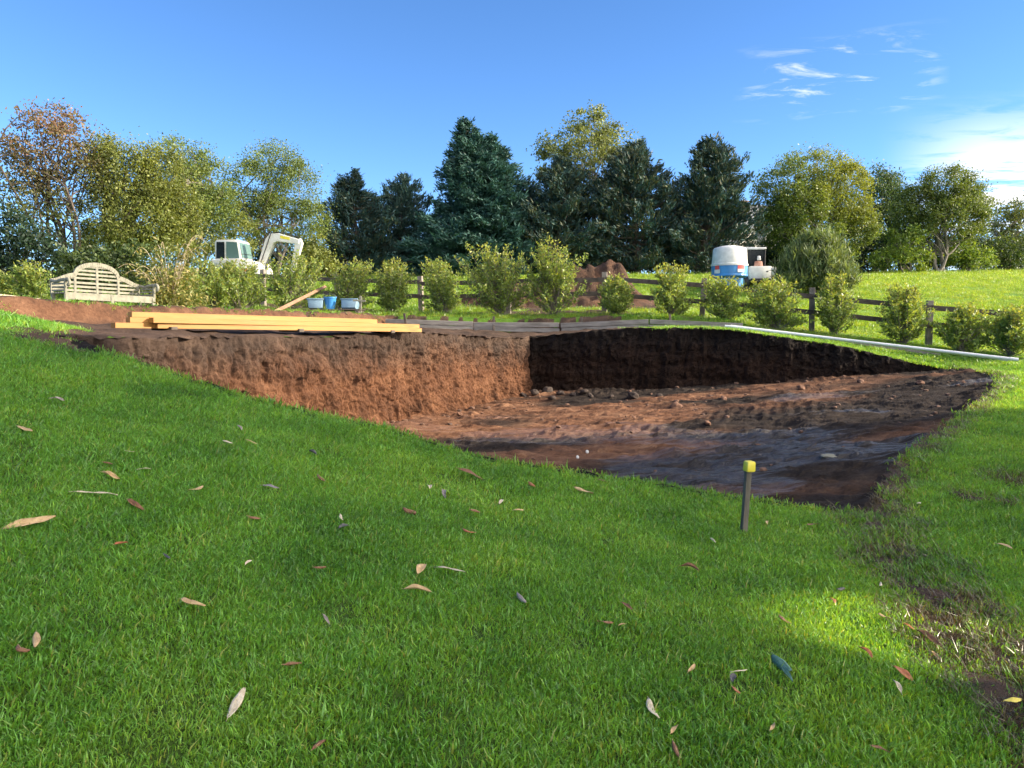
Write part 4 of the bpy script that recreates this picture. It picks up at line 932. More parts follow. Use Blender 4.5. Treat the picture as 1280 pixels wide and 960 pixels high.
q = at(451, 402, 20.4); m = MB(); m.box((0, 0, .22), (.06, .06, .52), (0, R(2), 0), .004)
st = empty('marker_post', (q.x, q.y, h1(q.x, q.y))); tag(st, 'short pale post with a cross rail right of the tubs', 'post'); m.build('upright', BENCHW, st)
m = MB(); m.box((-.02, -.045, .36), (.34, .03, .05), (0, R(3), 0), .003); m.build('cross_rail', BENCHW, st)

# garden bench with arched back and scrolled arms
q = at(82, 387, 16.4); L_ = 2.15; D_ = .58
bench = empty('garden_bench', (q.x, q.y, h1(q.x, q.y) - .02), R(58)); tag(bench, 'weathered pale timber garden bench with arched slatted back and scrolled arms', 'bench')
bench.rotation_euler = (0, R(1.5), R(58)); bench.scale = (.97, 1, 1.17); bench.location.z -= .06
SH = .43
for x, nm in ((.04, 'leg'), (L_ / 2, 'leg'), (L_ - .04, 'leg')):
    m = MB(); m.box((x, .04, (SH + (.0 if x == L_ / 2 else .0)) / 2), (.075, .075, SH), (0, 0, 0), .006); m.build('leg', BENCHW, bench)
    m = MB(); m.box((x, D_, SH / 2), (.075, .07, SH), (0, 0, 0), .006); m.build('leg', BENCHW, bench)
m = MB(); m.box((L_ / 2, .035, SH - .045), (L_ + .02, .04, .13), (0, 0, 0), .006); m.build('apron', BENCHW, bench)
for j in range(6): m = MB(); m.box((L_ / 2, .07 + j * .095, SH + .012), (L_ - .02, .078, .025), (0, 0, 0), .005); m.build('seat_slat', BENCHW, bench)
def top_z(x):                    # outline of the back: low wings, shoulders and a central arch
    u = abs(x - L_ / 2) / (L_ / 2)
    if u < .48: return .86 + .23 * math.sqrt(max(0, 1 - (u / .48) ** 2)) ** 1.0 - .02
    return .84 - .14 * float(sstep(.48, 1.0, u)) - .0
m = MB(); xs = np.linspace(.02, L_ - .02, 41)
for a_, b_ in zip(xs, xs[1:]):
    za, zb = top_z(a_), top_z(b_); m.box(((a_ + b_) / 2, D_ + .05, (za + zb) / 2 - .03), (math.hypot(b_ - a_, zb - za) + .012, .05, .085), (0, -math.atan2(zb - za, b_ - a_), 0), 0)
m.build('back_rail', BENCHW, bench)
for z in np.arange(SH + .09, .72, .075):
    m = MB(); m.box((L_ / 2, D_ + .05, z), (L_ - .06, .022, .042), (0, 0, 0), .003); m.build('back_slat', BENCHW, bench)
for z in (.76, .835, .91, .985):
    u = .48 * math.sqrt(max(.02, 1 - ((z - .83) / .25) ** 2)) if z > .83 else .62
    m = MB(); m.box((L_ / 2, D_ + .05, z), (L_ * u * .96, .022, .04), (0, 0, 0), .003); m.build('back_slat', BENCHW, bench)
for x in (.04, L_ * .26, L_ / 2, L_ * .74, L_ - .04):
    zt = top_z(x) - .03; m = MB(); m.box((x, D_ + .052, (zt + SH) / 2), (.055, .045, zt - SH), (0, 0, 0), .004); m.build('back_stile', BENCHW, bench)
for x in (.02, L_ - .02):
    m = MB(); cs = []
    for u in np.linspace(0, 1, 26):
        if u < .35: cs.append((x, .03, SH + u / .35 * .18))
        else:
            t_ = (u - .35) / .65 * 4.6; r_ = .105 * (1 - .16 * t_); cs.append((x, .03 - .105 + r_ * math.cos(t_) - .0, SH + .18 + r_ * math.sin(t_)))
    m.tube(cs, .034, 8); m.build('scroll', BENCHW, bench, True)
    m = MB(); m.tube([(x, .0, SH + .25), (x, .2, SH + .25), (x, .42, SH + .22), (x, D_ + .04, SH + .25)], .032, 8); m.build('arm', BENCHW, bench, True)
    for z in (SH + .06, SH + .12, SH + .18): m = MB(); m.box((x, D_ / 2 + .02, z), (.022, D_ - .06, .03), (0, 0, 0), .003); m.build('side_slat', BENCHW, bench)

# excavator
EY = 37.0; q = at(300, 364, EY); exc = empty('excavator', (q.x, q.y, h1(q.x, q.y)), R(-6)); tag(exc, 'small white excavator with folded boom behind the left-hand shrubs', 'excavator')
exc.location.z = q.z - .15
def loop(x0, x1, z0, z1, n=10):
    r_ = (z1 - z0) / 2; zc = (z0 + z1) / 2
    return [(x1 - r_ + r_ * math.sin(a), zc - r_ * math.cos(a)) for a in np.linspace(0, math.pi, n)] + [(x0 + r_ - r_ * math.sin(a), zc + r_ * math.cos(a)) for a in np.linspace(0, math.pi, n)]
for y in (-.85, .5):
    m = MB(); m.prism(loop(-1.15, 1.05, -.02, .5), y, y + .35, .015); tr = m.build('track', BLACK, exc)
    for j in range(4): m = MB(); m.prism([(-.75 + j * .48 + .14 * math.cos(a), .24 + .14 * math.sin(a)) for a in np.linspace(0, 2 * math.pi, 12, False)], y - .012, y + .36); m.build('roller', STEEL, tr)
m = MB(); m.box((-.05, 0, .48), (1.3, 1.1, .3), (0, 0, 0), .03); m.box((-.05, 0, .68), (.7, .7, .14), (0, 0, 0), .02); m.build('undercarriage', STEEL, exc)
m = MB(); m.prism([(-1.15, .76), (1.15, .76), (1.36, .95), (1.34, 1.32), (1.12, 1.52), (.25, 1.66), (-1.0, 1.62), (-1.2, 1.35)], -.80, .78, .05); hs_ = m.build('house', WHITE, exc, True)
m = MB(); m.prism([(-.35, 1.18), (.18, 1.18), (.14, 1.38), (-.30, 1.38)], -.815, -.78); m.build('vent', BLACK, hs_)
m = MB(); m.box((.62, -.805, 1.12), (.34, .012, .16)); m.build('warning_sticker', ORANGE, hs_)
m = MB(); m.box((-.95, -.806, 1.15), (.40, .012, .16)); m.build('side_panel', STEEL, hs_)
m = MB(); m.prism([(-.95, 1.62), (.36, 1.62), (.22, 2.50), (.14, 2.56), (-.85, 2.56), (-.95, 2.45)], -.52, .72, .03); cb = m.build('cab', WHITE, exc, True)
m = MB(); m.prism([(-.38, 1.68), (.27, 1.68), (.17, 2.44), (-.36, 2.46)], -.535, -.515); m.build('pane', GLASS, cb)
m = MB(); m.prism([(-.88, 1.68), (-.46, 1.68), (-.45, 2.46), (-.84, 2.46)], -.535, -.515); m.build('pane', GLASSD, cb)
m = MB(); m.prism([(.385, 1.72), (.375, 1.72), (.245, 2.44), (.255, 2.44)], -.45, .65); m.build('pane', GLASS, cb)
m = MB(); m.prism([(.92, 1.22), (1.22, 1.12), (1.80, 2.42), (1.98, 2.50), (3.05, 2.35), (3.08, 2.58), (2.05, 2.88), (1.62, 2.86), (1.40, 2.62)], -.14, .14, .03); bo = m.build('boom', WHITE, exc)
m = MB(); m.prism([(2.15, 2.64), (2.62, 2.55), (2.62, 2.68), (2.15, 2.77)], -.153, .153); m.build('yellow_stripe', YELLOW, bo)
m = MB(); m.tube([(1.30, 0, 1.2), (1.55, 0, 1.75)], .06, 10); m.tube([(1.50, 0, 1.66), (1.92, 0, 2.42)], .035, 8); m.build('boom_ram', STEEL, bo, True)
m = MB(); m.prism([(2.86, 2.48), (3.10, 2.64), (3.20, 2.40), (2.72, .92), (2.52, .92), (2.62, 1.3)], -.11, .11, .02); ar = m.build('arm', WHITE, exc)
m = MB(); m.tube([(2.05, 0, 2.46), (2.45, 0, 2.05)], .055, 10); m.tube([(2.40, 0, 2.10), (2.72, 0, 1.75)], .032, 8); m.build('arm_ram', STEEL, ar, True)
m = MB(); m.prism([(2.50, .95), (2.80, .98), (2.92, .55), (2.70, .18), (2.20, .10), (2.02, .28), (2.35, .42), (2.52, .62)], -.32, .32, .01); m.build('bucket', STEEL, exc)

for y_, z_ in ((-.16, .03), (.05, .05)):     # hoses along the boom, hand rail, exhaust
    m = MB(); m.tube([(1.15, y_, 1.45 + z_), (1.45, y_, 2.2 + z_), (1.70, y_, 2.86 + z_), (2.1, y_, 2.90 + z_), (2.7, y_, 2.74 + z_), (3.0, y_, 2.70)], .022, 6); m.build('hose', BLACK, bo, True)
m = MB(); m.tube([(.5, -.74, 1.58), (.5, -.74, 1.86), (1.0, -.74, 1.80), (1.08, -.74, 1.48)], .018, 6); m.build('hand_rail', BLACK, exc, True)
m = MB(); m.tube([(-.75, .3, 1.6), (-.75, .3, 1.95), (-.82, .3, 2.02)], .04, 8); m.build('exhaust', STEEL, exc, True)
m = MB(); m.box((.05, -.806, .86), (2.2, .012, .14)); m.build('lower_skirt', STEEL, hs_)
for x_ in (-.55, .40): m = MB(); m.box((x_, -.806, 1.22), (.014, .012, .62)); m.build('panel_seam', BLACK, hs_)

# blue tank with white dome top
TY = 35.0; q = at(911, 366, TY); tk = empty('water_tank', (q.x, q.y, 0)); tk.location.z = h1(q.x, q.y) - .02; s = TY / F_PX
zt = at(911, 308, TY).z - tk.location.z; tag(tk, 'round blue tank with white domed top standing beyond the fence', 'tank')
r_ = 22.5 * s; zm = at(911, 332, TY).z - tk.location.z; zk = at(911, 345, TY).z - tk.location.z
m = MB(); m.lathe([(r_ * .72, 0), (r_ * .74, zk - .12), (r_ * .98, zk - .02), (r_ * .98, zk + .05), (r_ * .96, zk + .07), (r_ * .97, zm)], 40); bd = m.build('body', BLUE, tk, True)
m = MB(); m.lathe([(r_ * 1.0, zm - .03), (r_ * 1.0, zm + .05), (r_ * .95, zm + .08), (r_ * .90, zt - .16), (r_ * .82, zt - .07), (r_ * .5, zt), (r_ * .12, zt + .01)], 40); m.build('dome', CREAM, tk, True)
m = MB(); m.lathe([(.26, zt - .03), (.26, zt + .03), (.1, zt + .045)], 20); m.build('hatch', CREAM, tk, True)
def patch(name, a0, a1, z0, z1, mat, par, rr):
    V = []; n = 9
    for a in np.linspace(a0, a1, n):
        for z in (z0, z1): V.append((rr * math.sin(a), -rr * math.cos(a), z))
    me = bpy.data.meshes.new(name); me.from_pydata(V, [], [(2 * i, 2 * i + 2, 2 * i + 3, 2 * i + 1) for i in range(n - 1)]); return link(name, me, mat, par)
zl = zm - .30
patch('sticker', .18, .62, zl + .10, zl + .25, RED, bd, r_ * .985); patch('sticker', .18, .62, zl - .04, zl + .10, WHITE, bd, r_ * .985)
patch('sticker', -1.15, -.85, zl + .09, zl + .28, RED, bd, r_ * .985); patch('sticker', -1.2, -.8, zl - .08, zl + .09, WHITE, bd, r_ * .985)

# small truck beside the tank
q = at(950, 364, 35.6); tr_ = empty('small_truck', (q.x, q.y, h1(q.x, q.y)), R(-4)); tag(tr_, 'small white open vehicle with dark canopy seen from behind, right of the blue tank', 'vehicle'); s = 35.6 / F_PX
zt = at(950, 307, 35.6).z - tr_.location.z
m = MB(); m.box((0, 0, .74), (.94, .06, .62), (0, 0, 0), .02); tg = m.build('tailgate', WHITE, tr_, True)
m = MB(); m.box((.30, -.04, .80), (.10, .02, .05), (0, 0, 0), .006); m.build('handle', BLACK, tg)
for x in (-.49, .49): m = MB(); m.box((x, .55, .74), (.05, 1.1, .60), (0, 0, 0), .015); m.build('tray_side', WHITE, tr_, True)
m = MB(); m.box((0, .55, .46), (.94, 1.05, .06), (0, 0, 0), .01); m.build('tray_floor', STEEL, tr_)
m = MB(); m.box((0, 1.1, .40), (.90, 2.5, .16), (0, 0, 0), .02); m.build('chassis', BLACK, tr_)
m = MB(); m.prism([(-.53, zt - .07), (.50, zt - .07), (.56, zt - .02), (.50, zt + .03), (-.50, zt + .05), (-.53, zt)], 1.15, 2.45, .015); m.build('roof', WHITE, tr_, True)
m = MB(); m.box((0, 1.20, (zt + .9) / 2), (.96, .02, zt - 1.0), (0, 0, 0), .005); m.build('rear_screen', GLASSD, tr_)
for x, y in ((-.48, 1.16), (.48, 1.16), (-.48, 2.38), (.48, 2.38)): m = MB(); m.tube([(x, y, .5), (x, y, zt - .04)], .028, 8); m.build('roof_post', BLACK, tr_, True)
m = MB(); m.box((.16, 1.08, 1.16), (.46, .10, .40), (0, 0, 0), .06, (.8, 1)); m.build('seat_back', SEAT, tr_, True)
m = MB(); m.box((.17, 1.06, 1.50), (.19, .09, .22), (0, 0, 0), .04, (.8, 1)); m.build('headrest', CREAM, tr_, True)
m = MB(); m.box((0, 2.75, .70), (.96, .70, .46), (0, 0, 0), .08); m.build('bonnet', WHITE, tr_, True)
for x in (-.56, .60):
    for y in (.35, 2.55):
        m = MB(); c = [(x + dx, y, .31) for dx in (-.11, .11)]; m.tube(c, .31, 20); w_ = m.build('wheel', BLACK, tr_, True)
        m = MB(); m.tube([(x - .115, y, .31), (x + .115, y, .31)], .16, 14); m.build('rim', WHITE, w_, True)
m = MB(); m.box((.60, .35, .66), (.24, .7, .05), (0, 0, 0), .015); m.build('mudguard', WHITE, tr_, True)
m = MB(); m.box((.60, .0, .84), (.20, .05, .30), (0, 0, 0), .02); m.build('tail_lamp', CREAM, tr_, True)

# house beyond the trees
HY = 84.0; q = at(930, 300, HY); hx = q.x; hz = h1(hx, HY); ho = empty('house', (hx, HY, hz), R(12)); tag(ho, 'grey roofed house showing between the conifers and the dome-shaped tree', 'house')
ez = at(930, 290, HY).z - hz; rz_ = at(930, 262, HY).z - hz
ROOF = surf('grey_slate', (.16, .17, .19), (.28, .29, .32), 3, .6, (1, 1, 1), .3); BRICK = surf('pink_brick', (.38, .25, .20), (.48, .33, .27), 5, .85, (1, 1, 1), .2); RENDER_ = surf('house_render', (.42, .38, .33), (.52, .48, .42), 3, .9)
m = MB(); m.box((0, 0, ez / 2), (9, 7, ez)); m.build('wall', RENDER_, ho)
m = MB(); m.prism([(-4.9, ez - .1), (4.9, ez - .1), (4.9, ez + .08), (1.2, rz_ - .1), (-1.2, rz_ - .1), (-4.9, ez + .08)], -3.9, 3.9); rf = m.build('roof', ROOF, ho)
m = MB(); m.box((-1.0, -1.4, rz_ - .15), (.8, .6, 1.5)); m.box((-1.0, -1.4, rz_ + .62), (.95, .75, .12)); m.build('chimney', BRICK, rf)
for x in (-3, 0, 3):
    for z in (1.0, ez - 1.7):
        m = MB(); m.box((x, -3.52, z + .6), (1.1, .06, 1.3)); w_ = m.build('window', WHITE, ho); m = MB(); m.box((x, -3.555, z + .6), (.95, .02, 1.15)); m.build('pane', GLASSD, w_)

# heap of soil beyond the fence
MY = 27.6; s = MY / F_PX; nu, nv = 90, 60; U, Vv = np.meshgrid(np.linspace(-1, 1, nu), np.linspace(-1, 1, nv), indexing='ij'); U, Vv = U.ravel(), Vv.ravel()
c0 = at(690, 380, MY); X = c0.x + U * 4.2; Y = MY + Vv * 1.9
zz_ = sstep(1.0, .1, np.hypot(U * .95, Vv)) * .75 + .95 * np.exp(-(((X - at(770, 0, MY).x) / .75) ** 2 + ((Y - MY) / .9) ** 2)) + .35 * np.exp(-(((X - at(715, 0, MY).x) / 1.0) ** 2 + ((Y - MY) / .9) ** 2))
Pm = xyz(X, Y); zz_ = zz_ * (1 + .25 * fbm(Pm * 1.2, 3, 96)) + .17 * fbm(Pm * 3.6, 4, 97) * sstep(1.0, .7, np.hypot(U, Vv)) - .12 * sstep(.85, 1, np.hypot(U, Vv))
mo = link('soil_mound', np_mesh('soil_mound', np.stack([X, Y, H(X, Y) + zz_], -1), grid_faces(nu, nv), True, attrs={'depth': np.full(len(X), .35)}), WALL_M)
tag(mo, 'heap of dug reddish soil beyond the fence behind the small shrub', 'soil mound')

# clods
def clod_mesh(nm, seed, sub=3):
    bm = bmesh.new(); bmesh.ops.create_icosphere(bm, subdivisions=sub, radius=1); V = np.array([v.co[:] for v in bm.verts])
    d = 1 + .42 * fbm(V * 1.3 + seed, 3, seed) + .14 * vnoise(V * 5 + seed, seed + 2)
    for v, k in zip(bm.verts, d): v.co = v.co * float(k)
    me = bpy.data.meshes.new(nm); bm.to_mesh(me); bm.free()
    for p_ in me.polygons: p_.use_smooth = True
    return me
CM = [clod_mesh('soil_clod', k) for k in range(5)]
g = np.random.default_rng(700)
def put_clod(x, y, r_, name, lb, cat, group, mat, hf=floor_h, flat=.7):
    me = CM[g.integers(0, 5)].copy(); me.materials.clear(); me.materials.append(mat); o = link(name, me); z = float(hf(np.array([x]), np.array([y]))[0])
    o.location = (x, y, z + r_ * flat * .45); o.scale = (r_ * g.uniform(.8, 1.4), r_ * g.uniform(.8, 1.2), r_ * flat); o.rotation_euler = (g.normal() * .3, g.normal() * .3, g.uniform(0, 6)); return tag(o, lb, cat, group)
CL = [(668, 488, .13), (684, 486, .16), (700, 489, .11), (716, 491, .10), (676, 480, .11), (738, 492, .09), (655, 492, .10), (764, 493, .08), (792, 494, .15), (730, 487, .09), (824, 492, .09), (690, 495, .09)]
ORD = ['first', 'second', 'third', 'fourth', 'fifth', 'sixth', 'seventh', 'eighth', 'ninth', 'tenth', 'eleventh', 'twelfth']
for i_, (px, py, r_) in enumerate(sorted(CL)):
    q = hit(px, py + 4, 8, 19.2, floor_h); put_clod(q.x, q.y, r_ * .78, 'soil_clod', 'dark clod at the foot of the shaded back wall, %s from the left corner' % ORD[i_], 'clod', 'clods at the foot of the back wall', CLOD)
for i_, (px, py, r_) in enumerate(sorted([(884, 530, .05), (560, 510, .10), (590, 505, .08), (612, 500, .09), (845, 510, .09), (1075, 478, .07), (1002, 487, .08), (575, 520, .06), (1150, 480, .06), (905, 500, .06)])):
    q = hit(px, py, 6, 19, floor_h); put_clod(q.x, q.y, r_, 'floor_clod', 'small brown clod loose on the open floor of the cut, %s from the left' % ORD[i_], 'clod', 'loose clods on the cut floor', CLODR)
q = hit(632, 492, 8, 19.2, floor_h); tf = empty('turf_clod', q); tag(tf, 'clod of turf with yellow-green grass at the foot of the sunlit wall', 'turf clod')
me = CM[1].copy(); me.materials.clear(); me.materials.append(CLOD); o = link('soil', me, None, tf); o.scale = (.22, .16, .14); o.location = (0, 0, .07)
n = 260; P = rdir(n, g) * [.2, .15, .1] + [0, 0, .10]; P[:, 2] = np.abs(P[:, 2]) + .06
leaves('grass', P, .12 * g.uniform(.6, 1.2, n), .012 * np.ones(n), rdir(n, g) + [0, 0, .8], rdir(n, g), palette(n, g, (.20, .24, .04), (.32, .32, .08), .4), LEAF, tf)
# crumbs strewn over the floor: far too many to count
n = 1800; X = g.uniform(-4, 10, n); Y = g.uniform(7, 19.4, n); nearw = np.minimum(pdist(X, Y, BACK), pdist(X, Y, LEFT))
ok = inside(X, Y, POLY) & (g.random(n) < np.clip(.22 + .9 * np.exp(-nearw / .5) + .3 * (Y > 13), 0, 1)); X, Y, nw = X[ok], Y[ok], nearw[ok]; n = len(X)
ico = clod_mesh('crumb', 3, 1); bv = np.array([v.co[:] for v in ico.vertices]); bf = np.array([p_.vertices[:] for p_ in ico.polygons])
sz = .008 + .04 * g.random(n) ** 3 * (1 + .8 * np.exp(-nw / .4)); Z = floor_h(X, Y)
ang = g.uniform(0, 6.283, n); V = bv[None] * sz[:, None, None] * np.array([1.2, 1, .75]); c_, s_ = np.cos(ang)[:, None], np.sin(ang)[:, None]
V = np.stack([V[..., 0] * c_ - V[..., 1] * s_ + X[:, None], V[..., 0] * s_ + V[..., 1] * c_ + Y[:, None], V[..., 2] + (Z + sz * .3)[:, None]], -1)
tag(link('soil_crumbs', np_mesh('soil_crumbs', V.reshape(-1, 3), (bf[None] + (np.arange(n) * len(bv))[:, None, None]).reshape(-1, 3), False), CLODM), 'crumbs of loose soil strewn over the floor of the cut', 'soil', kind='stuff')
for px, py, w_, lb in [(1036, 572, .16, 'pale flat stone on the dark floor near the yellow-capped peg'), (722, 573, .03, 'small white stone on dark floor left of the peg'), (734, 566, .035, 'small white stone on dark floor further left of the peg')]:
    q = hit(px, py, 5, 18, floor_h); me = CM[2].copy(); me.materials.clear(); me.materials.append(CREAM if w_ < .1 else BENCHW); o = link('pale_stone', me); o.location = q + Vector((0, 0, .012)); o.scale = (w_ * .6, w_ * .3, .02); tag(o, lb, 'stone')
# ------------------------------------------------------------------ fallen leaves on the lawn
def fallen_mat(name, c1, c2): return surf(name, c1, c2, 45, .6, (1, 1, 1), .4)
LM = {'tan': fallen_mat('tan_leaf', (.40, .25, .11), (.58, .40, .20)), 'brown': fallen_mat('brown_leaf', (.14, .06, .028), (.24, .11, .05)), 'grey': fallen_mat('grey_leaf', (.20, .165, .14), (.33, .27, .23)),
      'white': fallen_mat('bleached_leaf', (.50, .40, .25), (.66, .56, .40)), 'red': fallen_mat('rusty_leaf', (.30, .09, .03), (.42, .15, .06)), 'teal': fallen_mat('bluish_leaf', (.05, .13, .095), (.09, .19, .14)), 'yellow': fallen_mat('yellow_leaf', (.60, .48, .06), (.72, .60, .12)), 'dark': fallen_mat('dark_leaf', (.05, .05, .05), (.10, .09, .085))}
g = np.random.default_rng(800)
def fallen(px, py, ln, ang, kind, colr, lb):
    """ln in photograph pixels, ang = direction in the picture"""
    q = hit(px, py); s = math.hypot(q.x, q.y) / F_PX; L = ln * s; 
    fore = .45
    dx, dy = math.cos(R(ang)), math.sin(R(ang)) / fore; k = math.hypot(dx, dy) ; L = L * (1 if abs(ang) < 45 else min(k, 1.5)) / (1 if abs(ang) < 45 else 1)
    yaw = math.atan2(dy, dx); nu = 13; wr = {'gum': .24, 'strip': .07, 'broad': .42, 'curl': .26}[kind]; V = []; seed = int(px * 7 + py)
    cup = g.uniform(-.9, 1.3); arch = g.uniform(.0, .05) * (2 if kind in ('strip', 'curl') else 1); bendy = g.normal() * .08; twist = g.normal() * .9
    for i in range(nu):
        u = i / (nu - 1); w = L * wr * .5 * (math.sin(math.pi * min(1, u * .94 + .02)) ** .7) * (1.15 - .4 * u) + .0008
        cxp = (u - .5) * L; cyp = bendy * L * math.sin(math.pi * u); cz = arch * L * math.sin(math.pi * u)
        for v in (-1, -.5, 0, .5, 1):
            yy, zz2 = v * w, cup * w * v * v * (1.6 if kind == 'curl' else 1) + .012 * L * math.sin(u * 9 + seed); ct, s_t = math.cos(twist * (u - .4)), math.sin(twist * (u - .4)); V.append((cxp, cyp + yy * ct - zz2 * s_t, cz + yy * s_t + zz2 * ct + .01 * L * math.sin(v * 5 + u * 14 + seed)))
    n5 = [(a * 5 + b, a * 5 + b + 1, (a + 1) * 5 + b + 1, (a + 1) * 5 + b) for a in range(nu - 1) for b in range(4)]
    me = bpy.data.meshes.new('fallen_leaf'); me.from_pydata(V, [], n5)
    for p_ in me.polygons: p_.use_smooth = True
    root = empty('fallen_leaf', q + Vector((0, 0, .030 + .005 * q.y * .4))); tag(root, lb, 'leaf', 'dry leaves scattered on the lawn')
    slx = (h1(q.x + .1, q.y) - h1(q.x - .1, q.y)) / .2; sly = (h1(q.x, q.y + .1) - h1(q.x, q.y - .1)) / .2
    nrm = Vector((-slx + g.normal() * .10, -sly + g.normal() * .10 - .10, 1)).normalized()
    root.rotation_euler = (nrm.to_track_quat('Z', 'Y').to_matrix() @ Matrix.Rotation(yaw - nrm.to_track_quat('Z', 'Y').to_euler().z, 3, 'Z')).to_euler()
    bl = link('blade', me, LM[colr], root)
    md = bl.modifiers.new('thickness', 'SOLIDIFY'); md.thickness = .0008
    m = MB(); m.tube([(-.5 * L - .10 * L, 0, .0), (-.5 * L, 0, 0), (0, bendy * L, arch * L + .0006), (.46 * L, .0, .0006)], [max(.0012, .008 * L), .0011, .0009, .0005], 5); m.build('midrib', LM['tan' if colr in ('brown', 'red') else colr], root)
    return root
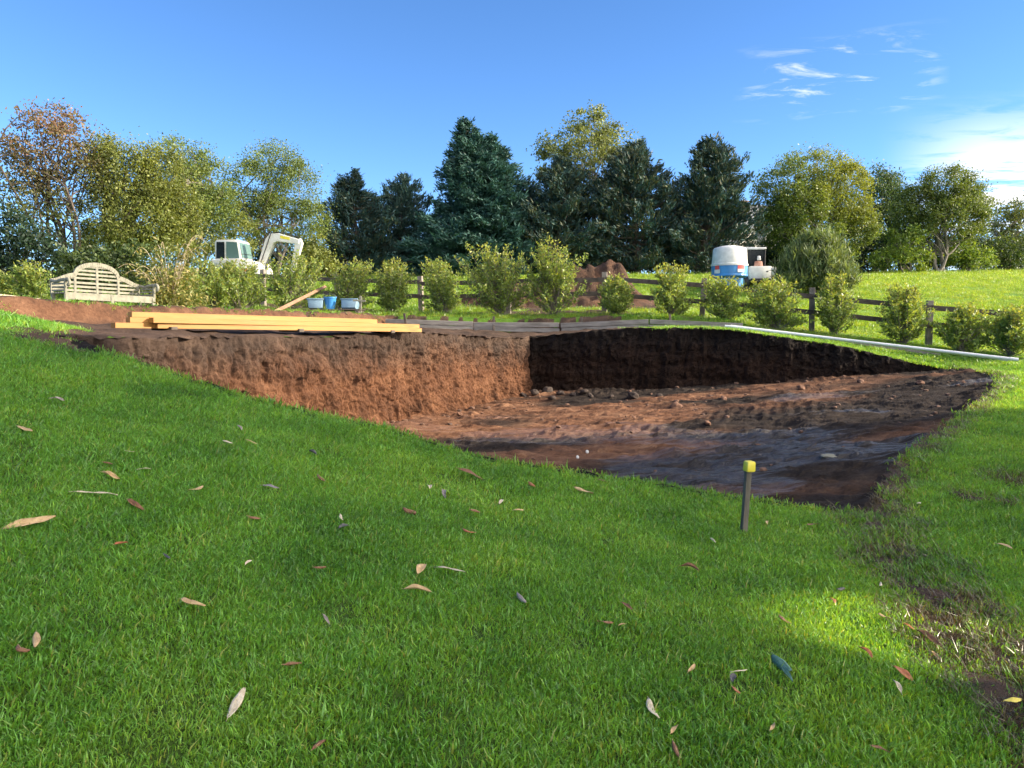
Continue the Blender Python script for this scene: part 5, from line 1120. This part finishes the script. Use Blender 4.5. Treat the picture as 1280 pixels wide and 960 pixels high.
LV = [(31, 543, 26, -12, 'gum', 'tan', 'plump tan leaf nearest the upper left lawn edge'), (37, 663, 50, 22, 'gum', 'tan', 'largest pale tan leaf, lying near the left picture edge'),
 (139, 603, 22, -2, 'gum', 'tan', 'short tan leaf above the thin curved leaf at left'), (120, 625, 46, 4, 'strip', 'white', 'long thin pale curved leaf at left'),
 (170, 640, 28, -14, 'curl', 'brown', 'crumpled brown leaf right of the thin curved leaf'), (135, 586, 12, -5, 'gum', 'brown', 'tiny brown leaf above the short tan leaf'),
 (180, 595, 16, 4, 'strip', 'white', 'thin white sliver right of the short tan leaf'), (163, 572, 10, 5, 'strip', 'white', 'tiny white sliver high on the left lawn'),
 (300, 541, 16, -32, 'gum', 'grey', 'grey leaf highest on the middle-left lawn'), (285, 559, 14, -10, 'curl', 'white', 'small curled white leaf below the grey leaf'), (315, 559, 16, -6, 'strip', 'tan', 'thin tan twig-like leaf beside the curled white leaf'),
 (246, 617, 14, 48, 'gum', 'tan', 'small upright tan leaf in the middle left of the lawn'), (337, 616, 36, -18, 'gum', 'grey', 'long greyish brown leaf on the upper middle lawn'), (402, 605, 20, -28, 'gum', 'brown', 'brown tipped leaf right of the long greyish one'),
 (391, 573, 14, -20, 'broad', 'dark', 'bluish dark leaf on the upper middle lawn'), (72, 506, 14, 10, 'gum', 'grey', 'small grey leaf on the uppermost left lawn'),
 (152, 690, 14, 20, 'broad', 'red', 'small rusty leaf under the largest tan leaf'), (209, 705, 16, -20, 'gum', 'dark', 'small dark brown leaf left of centre lawn'), (318, 655, 16, 0, 'broad', 'brown', 'faded brown leaf half sunk in grass below the long greyish one'),
 (242, 764, 36, -10, 'gum', 'tan', 'long tan leaf with blunt left end on the lower left lawn'), (45, 811, 32, -38, 'gum', 'tan', 'slanting tan leaf low at the left edge'), (31, 823, 18, -10, 'broad', 'brown', 'brown leaf beside the slanting tan one at lower left'),
 (296, 890, 34, 82, 'gum', 'white', 'pale leaf standing upright in grass at lower left'), (366, 843, 22, 8, 'gum', 'brown', 'small brown leaf right of the upright pale leaf'), (399, 946, 22, 35, 'gum', 'brown', 'brown leaf at the bottom picture edge left of centre'),
 (311, 714, 10, 70, 'gum', 'white', 'tiny white leaf left of centre'), (427, 655, 12, -45, 'gum', 'white', 'tiny white pointed leaf above a dark leaf'), (430, 667, 16, 30, 'broad', 'dark', 'dark leaf just below the tiny white pointed leaf'), (408, 784, 18, -25, 'gum', 'grey', 'grey leaf half hidden in grass at middle left'),
 (400, 718, 16, 0, 'gum', 'brown', 'faint brown leaf between the two left-hand tan leaves'),
 (512, 646, 20, -14, 'broad', 'brown', 'brown leaf on the middle lawn left of the reddish one'), (537, 616, 10, -70, 'broad', 'white', 'round white leaf high on the middle lawn'), (555, 624, 16, -55, 'gum', 'grey', 'grey leaf right of the round white one'), (590, 600, 40, -10, 'gum', 'brown', 'long brown leaf near the lawn edge in mid picture'),
 (587, 671, 20, -12, 'gum', 'red', 'reddish leaf on the middle lawn'), (594, 646, 14, 0, 'broad', 'brown', 'small brown leaf above the reddish one'), (626, 634, 12, 65, 'curl', 'white', 'bright white curled leaf in mid lawn'), (648, 645, 14, 4, 'gum', 'tan', 'small tan leaf right of the bright white curled leaf'),
 (665, 612, 14, -30, 'broad', 'red', 'small orange-brown leaf below the lawn edge in mid picture'), (730, 619, 26, -8, 'gum', 'tan', 'tan leaf near the lawn edge left of the peg'), (753, 607, 14, -18, 'gum', 'brown', 'small brown leaf at the lawn edge left of the peg'),
 (527, 720, 18, 60, 'broad', 'tan', 'crumpled pale leaf at the stalk end of a thin leaf in mid lawn'), (562, 721, 46, -12, 'strip', 'white', 'long thin pale leaf beside the crumpled one in mid lawn'), (522, 749, 36, -4, 'gum', 'tan', 'blunt tan leaf below the crumpled one in mid lawn'),
 (652, 757, 20, -50, 'gum', 'grey', 'slanting grey leaf in mid lawn'), (783, 766, 22, -34, 'gum', 'brown', 'slanting brown leaf in mid lawn right of the grey one'), (757, 788, 20, 4, 'gum', 'brown', 'brown leaf left of a small tan one in lower mid lawn'), (778, 791, 12, 14, 'gum', 'tan', 'small tan leaf right of the brown one in lower mid lawn'),
 (862, 719, 24, -16, 'gum', 'brown', 'faded brown leaf below and left of the peg'), (981, 784, 20, -42, 'gum', 'brown', 'brown leaf at the left edge of the sun patch'), (1051, 744, 12, 10, 'broad', 'dark', 'dark leaf above the sun patch'), (1040, 760, 10, 80, 'gum', 'red', 'small rusty leaf at the top of the sun patch'),
 (1100, 738, 12, 35, 'curl', 'white', 'white curled leaf above the right end of the sun patch'), (1106, 779, 16, -30, 'gum', 'tan', 'tan leaf in the middle of the sun patch'), (1160, 807, 22, -48, 'gum', 'brown', 'brown leaf at the right end of the sun patch'), (1081, 826, 16, -65, 'gum', 'red', 'rusty leaf at the lower edge of the sun patch'), (1167, 829, 10, -60, 'gum', 'tan', 'small tan leaf under the right end of the sun patch'),
 (1128, 852, 24, -32, 'broad', 'red', 'rusty leaf with dark end below the sun patch'), (1121, 870, 16, 80, 'gum', 'white', 'white leaf below the rusty dark-ended one'), (977, 838, 26, -62, 'broad', 'teal', 'bluish green leaf left of the sun patch'), (984, 854, 16, -70, 'gum', 'teal', 'small bluish green leaf touching the larger bluish one'),
 (924, 851, 24, 10, 'strip', 'white', 'thin white leaf left of the bluish green leaf'), (917, 858, 12, 50, 'broad', 'dark', 'small dark leaf under the thin white one'), (920, 873, 14, -40, 'gum', 'red', 'small rusty leaf under the thin white one'), (864, 846, 20, 32, 'gum', 'tan', 'pale tan leaf right of lower centre'),
 (817, 897, 26, -68, 'gum', 'white', 'upright white leaf right of bottom centre'), (843, 925, 20, 28, 'curl', 'tan', 'crumpled tan leaf near the bottom right of centre'), (846, 950, 18, -62, 'gum', 'brown', 'brown leaf at the bottom edge under the crumpled one'), (965, 921, 18, 32, 'gum', 'tan', 'pale tan leaf at lower right'), (1100, 949, 20, -10, 'gum', 'brown', 'brown leaf at the bottom edge at lower right'),
 (1265, 886, 22, 4, 'curl', 'yellow', 'bright yellow leaf at the lower right edge'), (1016, 662, 16, 6, 'gum', 'brown', 'brown leaf on the grass right of the peg base'), (1148, 635, 8, 20, 'broad', 'white', 'white speck of leaf on the right-hand lawn'), (891, 683, 10, -70, 'gum', 'white', 'pale sliver of leaf left of and below the peg base'), (960, 660, 12, 40, 'gum', 'tan', 'tan leaf just right of the peg base'), (1255, 690, 16, -30, 'gum', 'tan', 'tan leaf at the right edge on the dark worn strip'),
 (1135, 792, 14, -40, 'gum', 'red', 'rusty leaf where the sun patch meets the worn strip'), (1042, 548, 0, 0, '', '', '')]
for a in LV:
    if a[2]: fallen(*a)
